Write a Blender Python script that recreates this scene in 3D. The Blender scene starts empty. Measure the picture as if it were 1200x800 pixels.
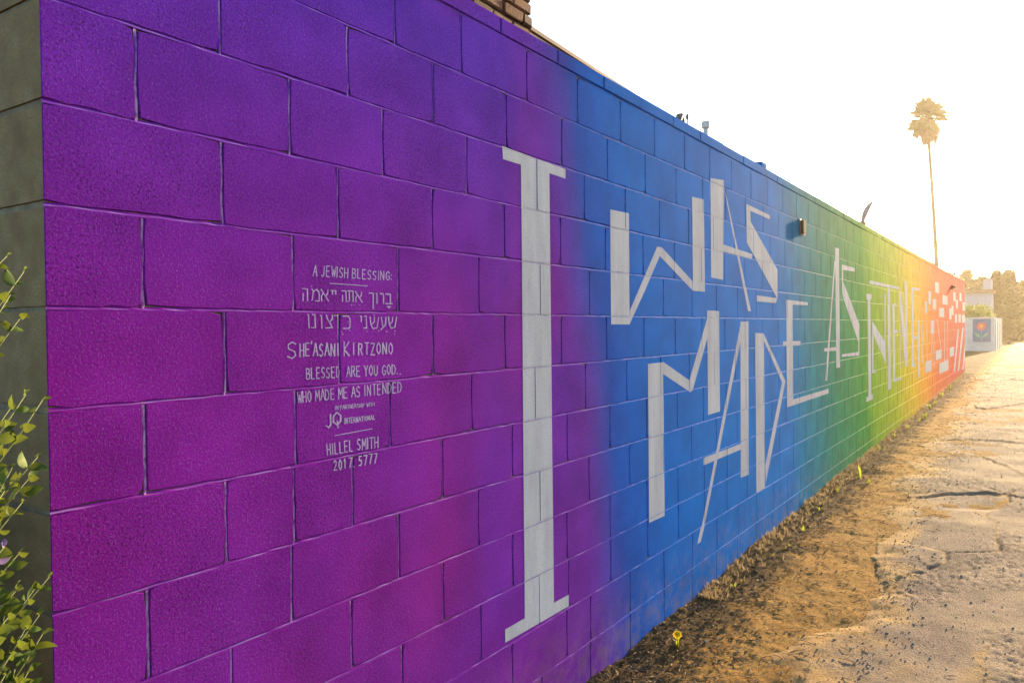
import bpy, math, random
import numpy as np
from mathutils import Vector, Matrix
random.seed(7); rng = np.random.default_rng(7)
R = math.radians
scn = bpy.context.scene
C = scn.collection

# ------------------------------------------------------------------ camera
CAM = (915.46, 0.590802, 0.0173773, -0.0103234)        # focal (px at 1200 wide), yaw, pitch, roll
G0 = 1.62                                              # ground sits at z = 0, the eye-level bed joint at 1.62
EYE = Vector((1.617, -0.767, G0 - 0.0495))
f_, yaw, pit, rol = CAM
FW = Vector((-math.sin(yaw)*math.cos(pit), math.cos(yaw)*math.cos(pit), -math.sin(pit)))
RT = Vector((math.cos(yaw), math.sin(yaw), 0)); UP = RT.cross(FW)
R2 = RT*math.cos(rol) + UP*math.sin(rol); U2 = UP*math.cos(rol) - RT*math.sin(rol)
cd = bpy.data.cameras.new('camera'); cam = bpy.data.objects.new('camera', cd); C.objects.link(cam)
cd.sensor_width = 36; cd.lens = 36*f_/1200; cd.clip_start = 0.02; cd.clip_end = 3000
m = Matrix((R2, U2, -FW)).transposed().to_4x4(); m.translation = EYE; cam.matrix_world = m
scn.camera = cam

# ------------------------------------------------------------------ light
SUN_EL, SUN_AZ = R(10.5), R(5.0)                       # azimuth measured from +Y (down the alley) towards +X
w = bpy.data.worlds.new('World'); scn.world = w; w.use_nodes = True
wn = w.node_tree; bg = wn.nodes['Background']
sky = wn.nodes.new('ShaderNodeTexSky'); sky.sky_type = 'NISHITA'; sky.sun_disc = False
sky.sun_elevation = SUN_EL; sky.sun_rotation = SUN_AZ
sky.air_density = 1.0; sky.dust_density = 1.0; sky.ozone_density = 2.2
wn.links.new(sky.outputs[0], bg.inputs[0]); bg.inputs[1].default_value = 0.125
sl = bpy.data.lights.new('sun', 'SUN'); sl.energy = 5.0; sl.angle = R(0.6); sl.color = (1.0, 0.74, 0.44)
so = bpy.data.objects.new('sun', sl); C.objects.link(so)
sd = Vector((math.sin(SUN_AZ)*math.cos(SUN_EL), math.cos(SUN_AZ)*math.cos(SUN_EL), math.sin(SUN_EL)))
so.rotation_euler = sd.to_track_quat('Z', 'Y').to_euler(); so.location = (3, 10, 12)
vs = scn.view_settings; vs.view_transform = 'Standard'; vs.look = 'None'; vs.gamma = 1
vs.exposure = 2.1; vs.use_curve_mapping = False
scn.cycles.use_denoising = True
scn.cycles.max_bounces = 8; scn.cycles.volume_bounces = 1
scn.cycles.volume_step_rate = 4
HAZE_DENSITY, HAZE_G, HAZE_COL = 0.00055, 0.66, (1.0, 0.89, 0.70)

# ------------------------------------------------------------------ measuring helpers (sight lines of the photo -> world points)
def ray(px, py): return FW + R2*((px-600)/f_) + U2*((400-py)/f_)
def on_x(px, py, x):
    d = ray(px, py); t = (x-EYE.x)/d.x; return EYE + d*t
def on_z(px, py, z):
    d = ray(px, py); t = (z-EYE.z)/d.z; return EYE + d*t
def at(px, py, Z): return EYE + ray(px, py)*Z
def wall_sz(px, py):
    p = on_x(px, py, 0); return (p.y, p.z)

# ------------------------------------------------------------------ mesh builder
class MB:
    def __init__(s): s.v = []; s.f = []; s.m = []
    def add(s, vs, fs, mat=0):
        o = len(s.v); s.v += [tuple(v) for v in vs]
        for f in fs: s.f.append(tuple(i+o for i in f)); s.m.append(mat)
        return s
    def box(s, x0, y0, z0, x1, y1, z1, mat=0, M=None, j=0):
        V = [Vector((x+random.uniform(-j, j), y+random.uniform(-j, j), z+random.uniform(-j, j))) for z in (z0, z1) for y in (y0, y1) for x in (x0, x1)]
        if M: V = [M @ v for v in V]
        return s.add(V, [(0,2,3,1),(4,5,7,6),(0,1,5,4),(2,6,7,3),(0,4,6,2),(1,3,7,5)], mat)
    def bevbox(s, x0, y0, z0, x1, y1, z1, b, mat=0, M=None):
        cx, cy, cz = (x0+x1)/2, (y0+y1)/2, (z0+z1)/2; hx, hy, hz = (x1-x0)/2, (y1-y0)/2, (z1-z0)/2
        V = []; idx = {}
        for sx in (-1, 1):
            for sy in (-1, 1):
                for sz in (-1, 1):
                    for a in range(3):
                        p = [cx+sx*(hx-(0 if a == 0 else b)), cy+sy*(hy-(0 if a == 1 else b)), cz+sz*(hz-(0 if a == 2 else b))]
                        idx[(sx, sy, sz, a)] = len(V); p = Vector(p); V.append(M @ p if M else p)
        F = []
        for a in range(3):
            o = [i for i in range(3) if i != a]
            for sg in (-1, 1):
                q = []
                for (u, v) in ((-1, -1), (1, -1), (1, 1), (-1, 1)):
                    k = [0, 0, 0]; k[a] = sg; k[o[0]] = u; k[o[1]] = v; q.append(idx[tuple(k)+(a,)])
                if (sg > 0) == (a == 1): q.reverse()
                F.append(tuple(q))
        for a in range(3):
            o = [i for i in range(3) if i != a]
            for u in (-1, 1):
                for v in (-1, 1):
                    k0 = [0]*3; k1 = [0]*3
                    k0[o[0]] = k1[o[0]] = u; k0[o[1]] = k1[o[1]] = v; k0[a] = -1; k1[a] = 1
                    F.append((idx[tuple(k0)+(o[0],)], idx[tuple(k1)+(o[0],)], idx[tuple(k1)+(o[1],)], idx[tuple(k0)+(o[1],)]))
        for sx in (-1, 1):
            for sy in (-1, 1):
                for sz in (-1, 1): F.append(tuple(idx[(sx, sy, sz, a)] for a in range(3)))
        return s.add(V, F, mat)
    def tube(s, pts, rad, n=8, mat=0, cap=True):
        pts = [Vector(p) for p in pts]
        if not hasattr(rad, '__len__'): rad = [rad]*len(pts)
        V = []; F = []; ref = None
        for i, p in enumerate(pts):
            t = (pts[min(i+1, len(pts)-1)]-pts[max(i-1, 0)]).normalized()
            if ref is None: ref = t.orthogonal().normalized()
            ref = (ref - t*ref.dot(t)).normalized(); b = t.cross(ref)
            for k in range(n):
                a = 2*math.pi*k/n; V.append(p + (ref*math.cos(a)+b*math.sin(a))*rad[i])
        for i in range(len(pts)-1):
            for k in range(n): F.append((i*n+k, i*n+(k+1) % n, (i+1)*n+(k+1) % n, (i+1)*n+k))
        if cap: F.append(tuple(range(n))[::-1]); F.append(tuple((len(pts)-1)*n+k for k in range(n)))
        return s.add(V, F, mat)
    def ball(s, c, r, n=10, mat=0, j=0):
        c = Vector(c); V = []; F = []; rr = r if hasattr(r, '__len__') else (r, r, r); h = n//2
        for i in range(h+1):
            a = math.pi*i/h
            for k in range(n):
                b = 2*math.pi*k/n; q = 1+random.uniform(-j, j)
                V.append(c+Vector((rr[0]*math.sin(a)*math.cos(b), rr[1]*math.sin(a)*math.sin(b), rr[2]*math.cos(a)))*q)
        for i in range(h):
            for k in range(n): F.append((i*n+k, (i+1)*n+k, (i+1)*n+(k+1) % n, i*n+(k+1) % n))
        return s.add(V, F, mat)
    def mesh(s, name, mats, smooth=False):
        me = bpy.data.meshes.new(name); me.from_pydata(s.v, [], s.f)
        for mt in (mats if isinstance(mats, (list, tuple)) else [mats]): me.materials.append(mt)
        if any(s.m): me.polygons.foreach_set('material_index', s.m)
        if smooth: me.polygons.foreach_set('use_smooth', [True]*len(me.polygons))
        me.update(); return me
    def build(s, name, mats, parent=None, smooth=False):
        return link(name, s.mesh(name, mats, smooth), parent)
def link(name, data, parent=None):
    o = bpy.data.objects.new(name, data); C.objects.link(o)
    if parent: o.parent = parent
    return o
def tag(o, label=None, cat=None, group=None, kind=None):
    if label: o['label'] = label
    if cat: o['category'] = cat
    if group: o['group'] = group
    if kind: o['kind'] = kind
    return o
def thing(name, label, cat, group=None, loc=(0, 0, 0)):
    o = bpy.data.objects.new(name, None); C.objects.link(o); o.location = loc; o.empty_display_size = .2
    return tag(o, label, cat, group)

# ------------------------------------------------------------------ material helper
class Mat:
    def __init__(s, name, col=(.5, .5, .5), rough=.8, spec=.3):
        s.m = bpy.data.materials.new(name); s.m.use_nodes = True; s.t = s.m.node_tree
        s.b = s.t.nodes['Principled BSDF']; s.b.inputs['Base Color'].default_value = (*col, 1)
        s.b.inputs['Roughness'].default_value = rough; s.b.inputs['Specular IOR Level'].default_value = spec
    def n(s, typ, **kw):
        nd = s.t.nodes.new(typ)
        for k, v in kw.items():
            if k.startswith('i_'):
                key = k[2:].replace('_', ' '); nd.inputs[key].default_value = v
            else: setattr(nd, k, v)
        return nd
    def l(s, a, b): s.t.links.new(a, b)
    def pos(s):
        if not hasattr(s, '_p'): s._p = s.n('ShaderNodeNewGeometry').outputs['Position']
        return s._p
    def scaled(s, vec, sc):
        nd = s.n('ShaderNodeVectorMath', operation='MULTIPLY'); s.l(vec, nd.inputs[0]); nd.inputs[1].default_value = sc; return nd.outputs[0]
    def noise(s, scale, detail=3, rough=.55, vec=None, dist=0):
        nd = s.n('ShaderNodeTexNoise'); nd.inputs['Scale'].default_value = scale; nd.inputs['Detail'].default_value = detail
        nd.inputs['Roughness'].default_value = rough; nd.inputs['Distortion'].default_value = dist
        s.l(vec if vec is not None else s.pos(), nd.inputs['Vector']); return nd.outputs['Fac']
    def ramp(s, fac, stops, interp='LINEAR'):
        nd = s.n('ShaderNodeValToRGB'); cr = nd.color_ramp; cr.interpolation = interp
        while len(cr.elements) < len(stops): cr.elements.new(.5)
        for e, (p, c) in zip(cr.elements, stops):
            e.position = p; e.color = (*c, 1) if hasattr(c, '__len__') else (c, c, c, 1)
        s.l(fac, nd.inputs[0]); return nd.outputs[0]
    def mix(s, fac, a, b, blend='MIX'):
        nd = s.n('ShaderNodeMix', data_type='RGBA', blend_type=blend)
        for v, i in ((fac, 0), (a, 6), (b, 7)):
            if hasattr(v, 'is_linked'): s.l(v, nd.inputs[i])
            elif i == 0: nd.inputs[0].default_value = v
            else: nd.inputs[i].default_value = (*v, 1)
        return nd.outputs[2]
    def math(s, op, a, b=None, c=None, clamp=False):
        nd = s.n('ShaderNodeMath', operation=op); nd.use_clamp = clamp
        for i, v in enumerate((a, b, c)):
            if v is None: continue
            if hasattr(v, 'is_linked'): s.l(v, nd.inputs[i])
            else: nd.inputs[i].default_value = v
        return nd.outputs[0]
    def color(s, c): s.l(c, s.b.inputs['Base Color']); return s
    def bump(s, h, strength=.5, dist=.01):
        nd = s.n('ShaderNodeBump'); nd.inputs['Strength'].default_value = strength; nd.inputs['Distance'].default_value = dist
        s.l(h, nd.inputs['Height'])
        if hasattr(s, '_b'): s.l(s._b, nd.inputs['Normal'])
        s._b = nd.outputs[0]; s.l(s._b, s.b.inputs['Normal']); return s
def simple(name, col, rough=.8, spec=.3, var=.25, scale=8, bump=.2, dist=.005, bscale=60):
    M = Mat(name, col, rough, spec)
    n = M.noise(scale, 4)
    M.color(M.ramp(n, [(.3, tuple(c*(1-var) for c in col)), (.7, tuple(min(1, c*(1+var)) for c in col))]))
    if bump: M.bump(M.noise(bscale, 3), bump, dist)
    return M.m

# ------------------------------------------------------------------ wall measurements
L, H = .4064, .2032
NB = 59                                                # blocks along the wall
WLEN = NB*L
TH = .30                                              # wall thickness
ROWS = {4: [.45, 1.45, 2.52, 3.33, 4.34, 5.32, 6.33, 7.3, 8.31], 3: [1.0, 2.03, 2.96, 3.99, 4.98, 6.0],
        2: [.48, 1.51, 2.37, 3.39, 4.5, 5.45], 1: [1.0, 1.92, 2.93, 3.94, 4.94], 0: [.5, 1.52, 2.52, 3.54, 4.54, 5.55],
        -1: [1.0, 1.91, 2.92, 3.93, 4.94, 5.94, 6.94], -2: [.49, 1.52, 2.41, 3.42, 4.43, 5.44, 6.45],
        -3: [.99, 1.5, 2.02, 3.02, 4.03, 5.04, 6.01], -4: [.49, 1.47, 2.49, 3.5, 4.5, 5.5],
        -5: [1.01, 1.99, 3.01, 4.02, 5.02, 5.99], -6: [.5, 1.5, 2.51, 3.52, 4.47, 5.04, 6.0], -7: [1, 2, 3, 4, 5, 5.51, 6.5], -8: [.5, 1.5, 2.5, 3.5, 4.5, 5.5]}
CAPJ = [.9, 1.9, 2.9, 3.91, 4.91, 5.91, 6.9, 7.89, 8.9]
for k, v in list(ROWS.items())+[(5, CAPJ)]:
    while v[-1] + 1 < NB - .2: v.append(round(v[-1]+1+random.uniform(-.012, .012), 3))
    v.insert(0, 0.0); v.append(float(NB))
def zrow(k): return G0 + k*H + (0 if k < 5 else 0)
ZTOP = zrow(5) + .062

# ================================================================== MATERIALS
def mural_colour(M):
    """sprayed rainbow of the mural: a function of the place on the wall (y along it, z up)"""
    sep = M.n('ShaderNodeSeparateXYZ'); M.l(M.pos(), sep.inputs[0]); Y, Z = sep.outputs[1], sep.outputs[2]
    wob = M.noise(1.3, 2, .5, M.scaled(M.pos(), (1, 1, .45)))
    lean = M.math('MULTIPLY', M.math('SUBTRACT', Z, 1.6), .20)
    yy = M.math('ADD', Y, M.math('ADD', M.math('MULTIPLY', M.math('SUBTRACT', wob, .5), .5), lean))
    g = M.math('DIVIDE', M.math('MAXIMUM', yy, 0.0), 24.0)
    g = M.math('POWER', g, .5)
    def q(y): return math.sqrt(max(0, y)/24)
    PUR, VIO = (.190, .015, .320), (.105, .018, .260)
    st = [(q(0), (.200, .010, .265)), (q(1.2), PUR), (q(2.02), (.130, .022, .330)), (q(2.36), (.008, .080, .460)), (q(2.9), (.0, .125, .560)),
          (q(5.3), (.0, .165, .580)), (q(6.0), (.0, .19, .34)), (q(7.0), (.006, .205, .150)), (q(8.8), (.030, .260, .035)),
          (q(9.4), (.160, .360, .015)), (q(11.2), (.340, .420, .006)), (q(13.0), (.640, .440, .006)), (q(14.9), (.760, .270, .010)),
          (q(16.6), (.700, .130, .030)), (q(20.0), (.600, .060, .045)), (q(23.9), (.520, .030, .055))]
    c = M.ramp(g, st)
    # violet-blue overspray towards the top and in soft patches of the purple part
    top = M.math('MULTIPLY', M.math('SUBTRACT', Z, 1.55), .95, clamp=True)
    pt = M.math('MULTIPLY', M.math('SUBTRACT', M.noise(1.1, 2, .5), .42), 2.2, clamp=True)
    fac = M.math('MAXIMUM', top, M.math('MULTIPLY', pt, .65))
    left = M.math('SUBTRACT', 1.0, M.math('MULTIPLY', M.math('SUBTRACT', yy, 1.9), 2.5, clamp=True))
    c = M.mix(M.math('MULTIPLY', fac, left), c, (.085, .026, .430))
    mg = M.math('MULTIPLY', M.math('SUBTRACT', M.noise(.9, 1, .5, M.scaled(M.pos(), (1, 1.4, 1.1))), .5), 3.0, clamp=True)
    c = M.mix(M.math('MULTIPLY', M.math('MULTIPLY', mg, left), .6), c, (.250, .010, .160))
    c = M.mix(1.0, c, (.76, .76, .72), 'MULTIPLY')
    return c, Y, Z
def block_relief(M, k=1.0):
    n1 = M.noise(120, 3, .65); n2 = M.noise(420, 2, .6)
    vor = M.n('ShaderNodeTexVoronoi'); vor.inputs['Scale'].default_value = 210; M.l(M.pos(), vor.inputs['Vector'])
    pits = M.ramp(vor.outputs['Distance'], [(.0, 0), (.22, 1), (1, 1)])
    mask = M.ramp(M.noise(9, 2), [(.42, 0), (.62, 1)])
    M.bump(M.math('ADD', M.math('MULTIPLY', n1, .6), M.math('MULTIPLY', n2, .4)), .32*k, .0035)
    M.bump(M.math('ADD', M.math('MULTIPLY', pits, mask), M.math('SUBTRACT', 1.0, mask)), .35*k, .0025)
def make_mural():
    M = Mat('mural_paint', rough=.8, spec=.0015)
    c, Y, Z = mural_colour(M)
    sp = M.noise(170, 4, .75); oi = M.n('ShaderNodeObjectInfo'); ms = M.math('ADD', M.math('MULTIPLY', M.ramp(M.noise(5, 3), [(.40, .1), (.62, .6)]), 1.0), M.math('MULTIPLY', oi.outputs['Random'], .5))
    c = M.mix(M.math('MULTIPLY', M.ramp(sp, [(.40, .8), (.48, 0)]), ms), c, (.02, .006, .035), 'MIX')
    lt = M.ramp(M.noise(210, 3, .7), [(.55, 0), (.66, .12)]); c = M.mix(lt, c, (.36, .34, .50))
    spl = M.math('MULTIPLY', M.math('SUBTRACT', .42, Z), 2.2, clamp=True)
    c = M.mix(M.math('MULTIPLY', spl, M.ramp(M.noise(12, 5, .7), [(.42, 0), (.62, .55)])), c, (.16, .11, .06))
    hs = M.n('ShaderNodeHueSaturation'); M.l(c, hs.inputs['Color'])
    M.l(M.ramp(M.noise(4, 3), [(.3, .86), (.7, 1.18)]), hs.inputs['Value']); c = hs.outputs[0]
    M.color(c); block_relief(M); return M.m
MURAL = make_mural()
def make_joint():
    """same spray paint on the mortar; lit ledges painted pale; flaked paint and painted sunlight brighten the near upright joints"""
    M = Mat('painted_mortar', rough=.8, spec=.01)
    c, Y, Z = mural_colour(M)
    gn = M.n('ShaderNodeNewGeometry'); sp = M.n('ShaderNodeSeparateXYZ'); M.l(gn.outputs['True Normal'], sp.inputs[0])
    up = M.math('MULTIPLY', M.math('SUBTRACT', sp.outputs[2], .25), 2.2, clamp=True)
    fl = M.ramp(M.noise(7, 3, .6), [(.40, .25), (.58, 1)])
    c = M.mix(M.math('MULTIPLY', up, M.math('MULTIPLY', fl, .55)), c, (.34, .27, .55))  # light on the upward ledges, put into the colour
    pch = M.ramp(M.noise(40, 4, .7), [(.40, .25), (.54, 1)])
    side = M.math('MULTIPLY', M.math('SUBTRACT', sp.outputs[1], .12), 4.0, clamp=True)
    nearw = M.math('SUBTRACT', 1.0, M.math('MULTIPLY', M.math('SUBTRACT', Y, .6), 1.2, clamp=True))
    c = M.mix(M.math('MULTIPLY', M.math('MULTIPLY', pch, side), M.math('ADD', .15, M.math('MULTIPLY', nearw, .6))), c, (.50, .34, .56))  # flaked paint, with the sunlit sides of joints also painted into the colour
    M.color(c); block_relief(M); return M.m
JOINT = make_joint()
def make_white(name, col, thin=.35):
    M = Mat(name, rough=.85, spec=.005)
    st = M.noise(9, 4, .6, M.scaled(M.pos(), (1, 1, .18)))
    c = M.ramp(st, [(.30, tuple(x*.76 for x in col)), (.62, col)])
    c = M.mix(M.ramp(M.noise(28, 5, .7, M.scaled(M.pos(), (1, 1, .3))), [(.55, 0), (.72, .45)]), c, (.20, .17, .34))
    c = M.mix(M.ramp(M.noise(190, 3, .7), [(.40, thin), (.56, 0)]), c, (.16, .15, .22))
    M.color(c); block_relief(M, .9); return M.m
WHITE = make_white('white_letter_paint', (.33, .37, .43))
CHALK = make_white('hand_lettering_paint', (.36, .31, .50), .45)
def make_bare():
    M = Mat('bare_concrete_block', rough=.9, spec=.15)
    c = M.ramp(M.noise(14, 5), [(.3, (.15, .10, .042)), (.7, (.25, .18, .09))])
    c = M.mix(M.ramp(M.noise(200, 2, .7), [(.4, .6), (.55, 0)]), c, (.10, .085, .06))
    M.color(c); block_relief(M); return M.m
BARE = make_bare()
MORT = simple('bare_mortar', (.16, .14, .10), .95, .1, .3, 30)
METAL = simple('galvanised_metal', (.42, .43, .42), .45, .5, .2, 12, .1)
M_ = Mat('dull_dark_metal', (.06, .055, .05), .55, .4); DARKMETAL = M_.m
SAND = simple('tan_painted_board', (.11, .06, .032), .75, .3, .15, 6, .15)
ROOFM = simple('grey_roofing', (.14, .13, .12), .95, .1, .25, 5)
STUCCO = simple('pale_stucco', (.55, .50, .44), .9, .15, .1, 4, .3, .004, 90)
HOUSEW = simple('lilac_white_house_paint', (.40, .38, .44), .8, .2, .06, 3, .1)
LOWW = simple('whitewashed_block', (.52, .50, .48), .9, .15, .12, 5, .3, .004, 60)

# ================================================================== GROUND
def vnoise(X, Y, sc, seed):
    r = np.random.default_rng(seed); N = 512; T = r.random((N, N))
    x = X*sc; y = Y*sc; xi = np.floor(x).astype(int); yi = np.floor(y).astype(int); fx = x-xi; fy = y-yi
    fx = fx*fx*(3-2*fx); fy = fy*fy*(3-2*fy); a = lambda i, j: T[(xi+i) % N, (yi+j) % N]
    return (a(0, 0)*(1-fx)+a(1, 0)*fx)*(1-fy)+(a(0, 1)*(1-fx)+a(1, 1)*fx)*fy
def ss(a, b, x): t = np.clip((x-a)/(b-a), 0, 1); return t*t*(3-2*t)
def grade(Y): return np.interp(Y, [0, 2.5, 8, 14, 24, 40, 400], [-.02, -.01, .06, .10, .20, .26, .26])
def dirt_h(X, Y):
    near = 1-ss(30, 60, np.abs(Y))
    h = .022*(vnoise(X, Y, 2.1, 1)-.5) + .010*(vnoise(X, Y, 6, 2)-.5) + .004*(vnoise(X, Y, 17, 3)-.5) + .006*(vnoise(X, Y, 45, 4)-.5) + .006*(vnoise(X, Y, 95, 5)-.5)
    bank = .035*np.exp(-np.clip(X, 0, 9)/.16)*(.4+vnoise(X, Y, 3.1, 9))
    clod = ss(.72, .9, vnoise(X, Y, 38, 6))*.012*(1-ss(.1, .5, X)*.9)
    return grade(Y) + (h+bank+clod)*near
def edge_x(Y): return np.interp(Y, [0, 2.9, 3.7, 5.2, 8, 12, 20, 30, 60], [.72, .70, .80, .62, .50, .46, .42, .4, .4])
def plates(X, Y):
    """which broken asphalt plate a point is on: (thickness, distance to a crack)"""
    wx = X + .18*(vnoise(X, Y, 1.7, 21)-.5) + .05*(vnoise(X, Y, 9, 22)-.5); wy = Y + .5*(vnoise(X, Y, 1.1, 23)-.5) + .07*(vnoise(X, Y, 8, 24)-.5)
    r = np.random.default_rng(5); px = r.uniform(-1, 6, 420); py = r.uniform(0, 62, 420); hh = r.uniform(0, 1, 420)
    d1 = np.full(X.shape, 1e9); d2 = d1.copy(); hv = np.zeros(X.shape)
    for a, b, c in zip(px, py, hh):
        d = np.hypot((wx-a)*1.15, (wy-b)*.8); n = d < d1
        d2 = np.where(n, d1, np.minimum(d2, d)); hv = np.where(n, c, hv); d1 = np.where(n, d, d1)
    return hv, d2-d1
def road_h(X, Y):
    m = X - edge_x(Y) - .35*(vnoise(X, Y, 1.6, 11)-.5) - .12*(vnoise(X, Y, 7, 12)-.5) - .05*(vnoise(X, Y, 21, 13)-.5)
    hv, cr = plates(X, Y)
    h = .004 + .024*hv*ss(.0, .25, m) - .018*(1-ss(.0, .035, cr))*ss(.66, .88, vnoise(X, Y, 1.3, 31)+.25*hv)
    rg = .16+1.0*ss(.45, .6, vnoise(X, Y, 1.9, 41)); h += rg*(.007*(vnoise(X, Y, 40, 14)-.5) + .009*(vnoise(X, Y, 85, 15)-.5)) + .010*(vnoise(X, Y, 4, 16)-.5)
    h = h*ss(.0, .10, m) - .05*(1-ss(-.07, .015, m))
    road_h.dirt = np.clip(1-ss(.02, .40, m+.25*(vnoise(X, Y, 6, 51)-.5)), 0, 1)*.9 + .6*(1-ss(.0, .05, cr))*ss(.5, .7, vnoise(X, Y, 1.2, 52))
    return grade(Y) + h
def sheet(name, xs, ys, hf, mat):
    X, Y = np.meshgrid(xs, ys); Z = hf(X, Y); n, mm = len(xs), len(ys)
    me = bpy.data.meshes.new(name); me.vertices.add(n*mm); me.vertices.foreach_set('co', np.stack([X, Y, Z], -1).ravel())
    i = (np.arange(mm-1)[:, None]*n+np.arange(n-1)[None, :]).ravel(); q = np.stack([i, i+1, i+n+1, i+n], -1)
    me.loops.add(q.size); me.loops.foreach_set('vertex_index', q.ravel()); me.polygons.add(len(q))
    me.polygons.foreach_set('loop_start', np.arange(len(q))*4); me.polygons.foreach_set('use_smooth', [True]*len(q))
    me.update(calc_edges=True); me.materials.append(mat); o = link(name, me)
    if hf is road_h: at_ = me.attributes.new('dirt', 'FLOAT', 'POINT'); at_.data.foreach_set('value', road_h.dirt.ravel().astype(np.float32))
    return o
def make_dirt():
    M = Mat('sandy_dirt', rough=.95, spec=.02)
    c = M.ramp(M.noise(5, 5, .6), [(.3, (.27, .135, .028)), (.6, (.46, .26, .07))])
    c = M.mix(M.ramp(M.noise(70, 5, .75), [(.38, .85), (.50, 0)]), c, (.12, .07, .03))
    c = M.mix(M.ramp(M.noise(150, 3, .7), [(.58, 0), (.70, .6)]), c, (.62, .50, .36))
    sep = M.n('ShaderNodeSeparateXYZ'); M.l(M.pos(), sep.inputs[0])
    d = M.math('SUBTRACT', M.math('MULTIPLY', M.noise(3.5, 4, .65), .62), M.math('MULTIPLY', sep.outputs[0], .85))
    c = M.mix(M.ramp(d, [(.0, 0), (.14, .9)]), c, (.085, .058, .030))       # dark rotted leaf soil along the wall foot, the shade there painted in too
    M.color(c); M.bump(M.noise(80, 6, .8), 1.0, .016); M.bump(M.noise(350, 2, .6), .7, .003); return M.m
def make_asphalt():
    M = Mat('weathered_asphalt', rough=.92, spec=.06)
    c = M.ramp(M.noise(3, 4, .6), [(.35, (.19, .13, .09)), (.65, (.35, .235, .16))])
    v = M.n('ShaderNodeTexVoronoi'); v.inputs['Scale'].default_value = 85; M.l(M.pos(), v.inputs['Vector'])
    c = M.mix(M.ramp(v.outputs['Distance'], [(.25, 0), (.6, .65)]), c, (.085, .072, .066))
    c = M.mix(M.ramp(M.noise(2.2, 4, .6), [(.44, .85), (.56, 0)]), c, (.115, .082, .062))
    c = M.mix(M.ramp(M.noise(38, 4, .75), [(.40, .7), (.50, 0)]), c, (.10, .07, .05))
    c = M.mix(M.ramp(M.noise(1.4, 5, .65), [(.45, 0), (.66, .6)]), c, (.46, .33, .19))      # dirt blown over it
    an = M.n('ShaderNodeAttribute'); an.attribute_name = 'dirt'; dn = M.math('ADD', M.math('MULTIPLY', an.outputs['Fac'], 1.3), M.math('MULTIPLY', M.math('SUBTRACT', M.noise(24, 5, .7), .55), 2.2), clamp=True)
    c = M.mix(M.math('MULTIPLY', dn, M.math('MINIMUM', M.math('MULTIPLY', an.outputs['Fac'], 4.0), 1.0)), c, M.ramp(M.noise(5, 5, .6), [(.3, (.27, .15, .045)), (.6, (.42, .26, .10))]))
    M.color(c); M.bump(v.outputs['Distance'], .6, -.005); M.bump(M.noise(110, 5, .8), .9, .008); return M.m
DIRT, ASPH = make_dirt(), make_asphalt()
ys = [-60, -10, -2, 0, 1, 1.6]; y = 1.9
while y < 26: ys.append(y); y += .0045*(y+1.2)
while y < 62: ys.append(y); y += .3
ys += [64, 70, 80, 100, 150, 250, 500, 1200]
xs = [-1200, -400, -100, -30, -10, -3, -1, -.3, -.06] + list(np.linspace(-.02, 1.0, 86)) + list(np.linspace(1.03, 2.2, 40)) + [2.4, 2.8, 3.4, 4, 5, 7, 12, 30, 100, 400, 1200]
tag(sheet('ground', xs, ys, dirt_h, DIRT), kind='structure', label='sandy dirt ground with dark leaf soil and painted shade along the wall foot')
xs2 = [.0] + list(np.linspace(.2, 2.2, 165)) + [2.35, 2.6, 3, 3.5, 4, 4.6, 5.2]
ys2 = [-8, -3, 0, 1, 1.6]; y = 1.9
while y < 60: ys2.append(y); y += .0045*(y+1.0) if y < 26 else .25
tag(sheet('alley_road', xs2, ys2, road_h, ASPH), kind='structure', label='broken sun-bleached asphalt of the alley with ragged dirt edge')

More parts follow.
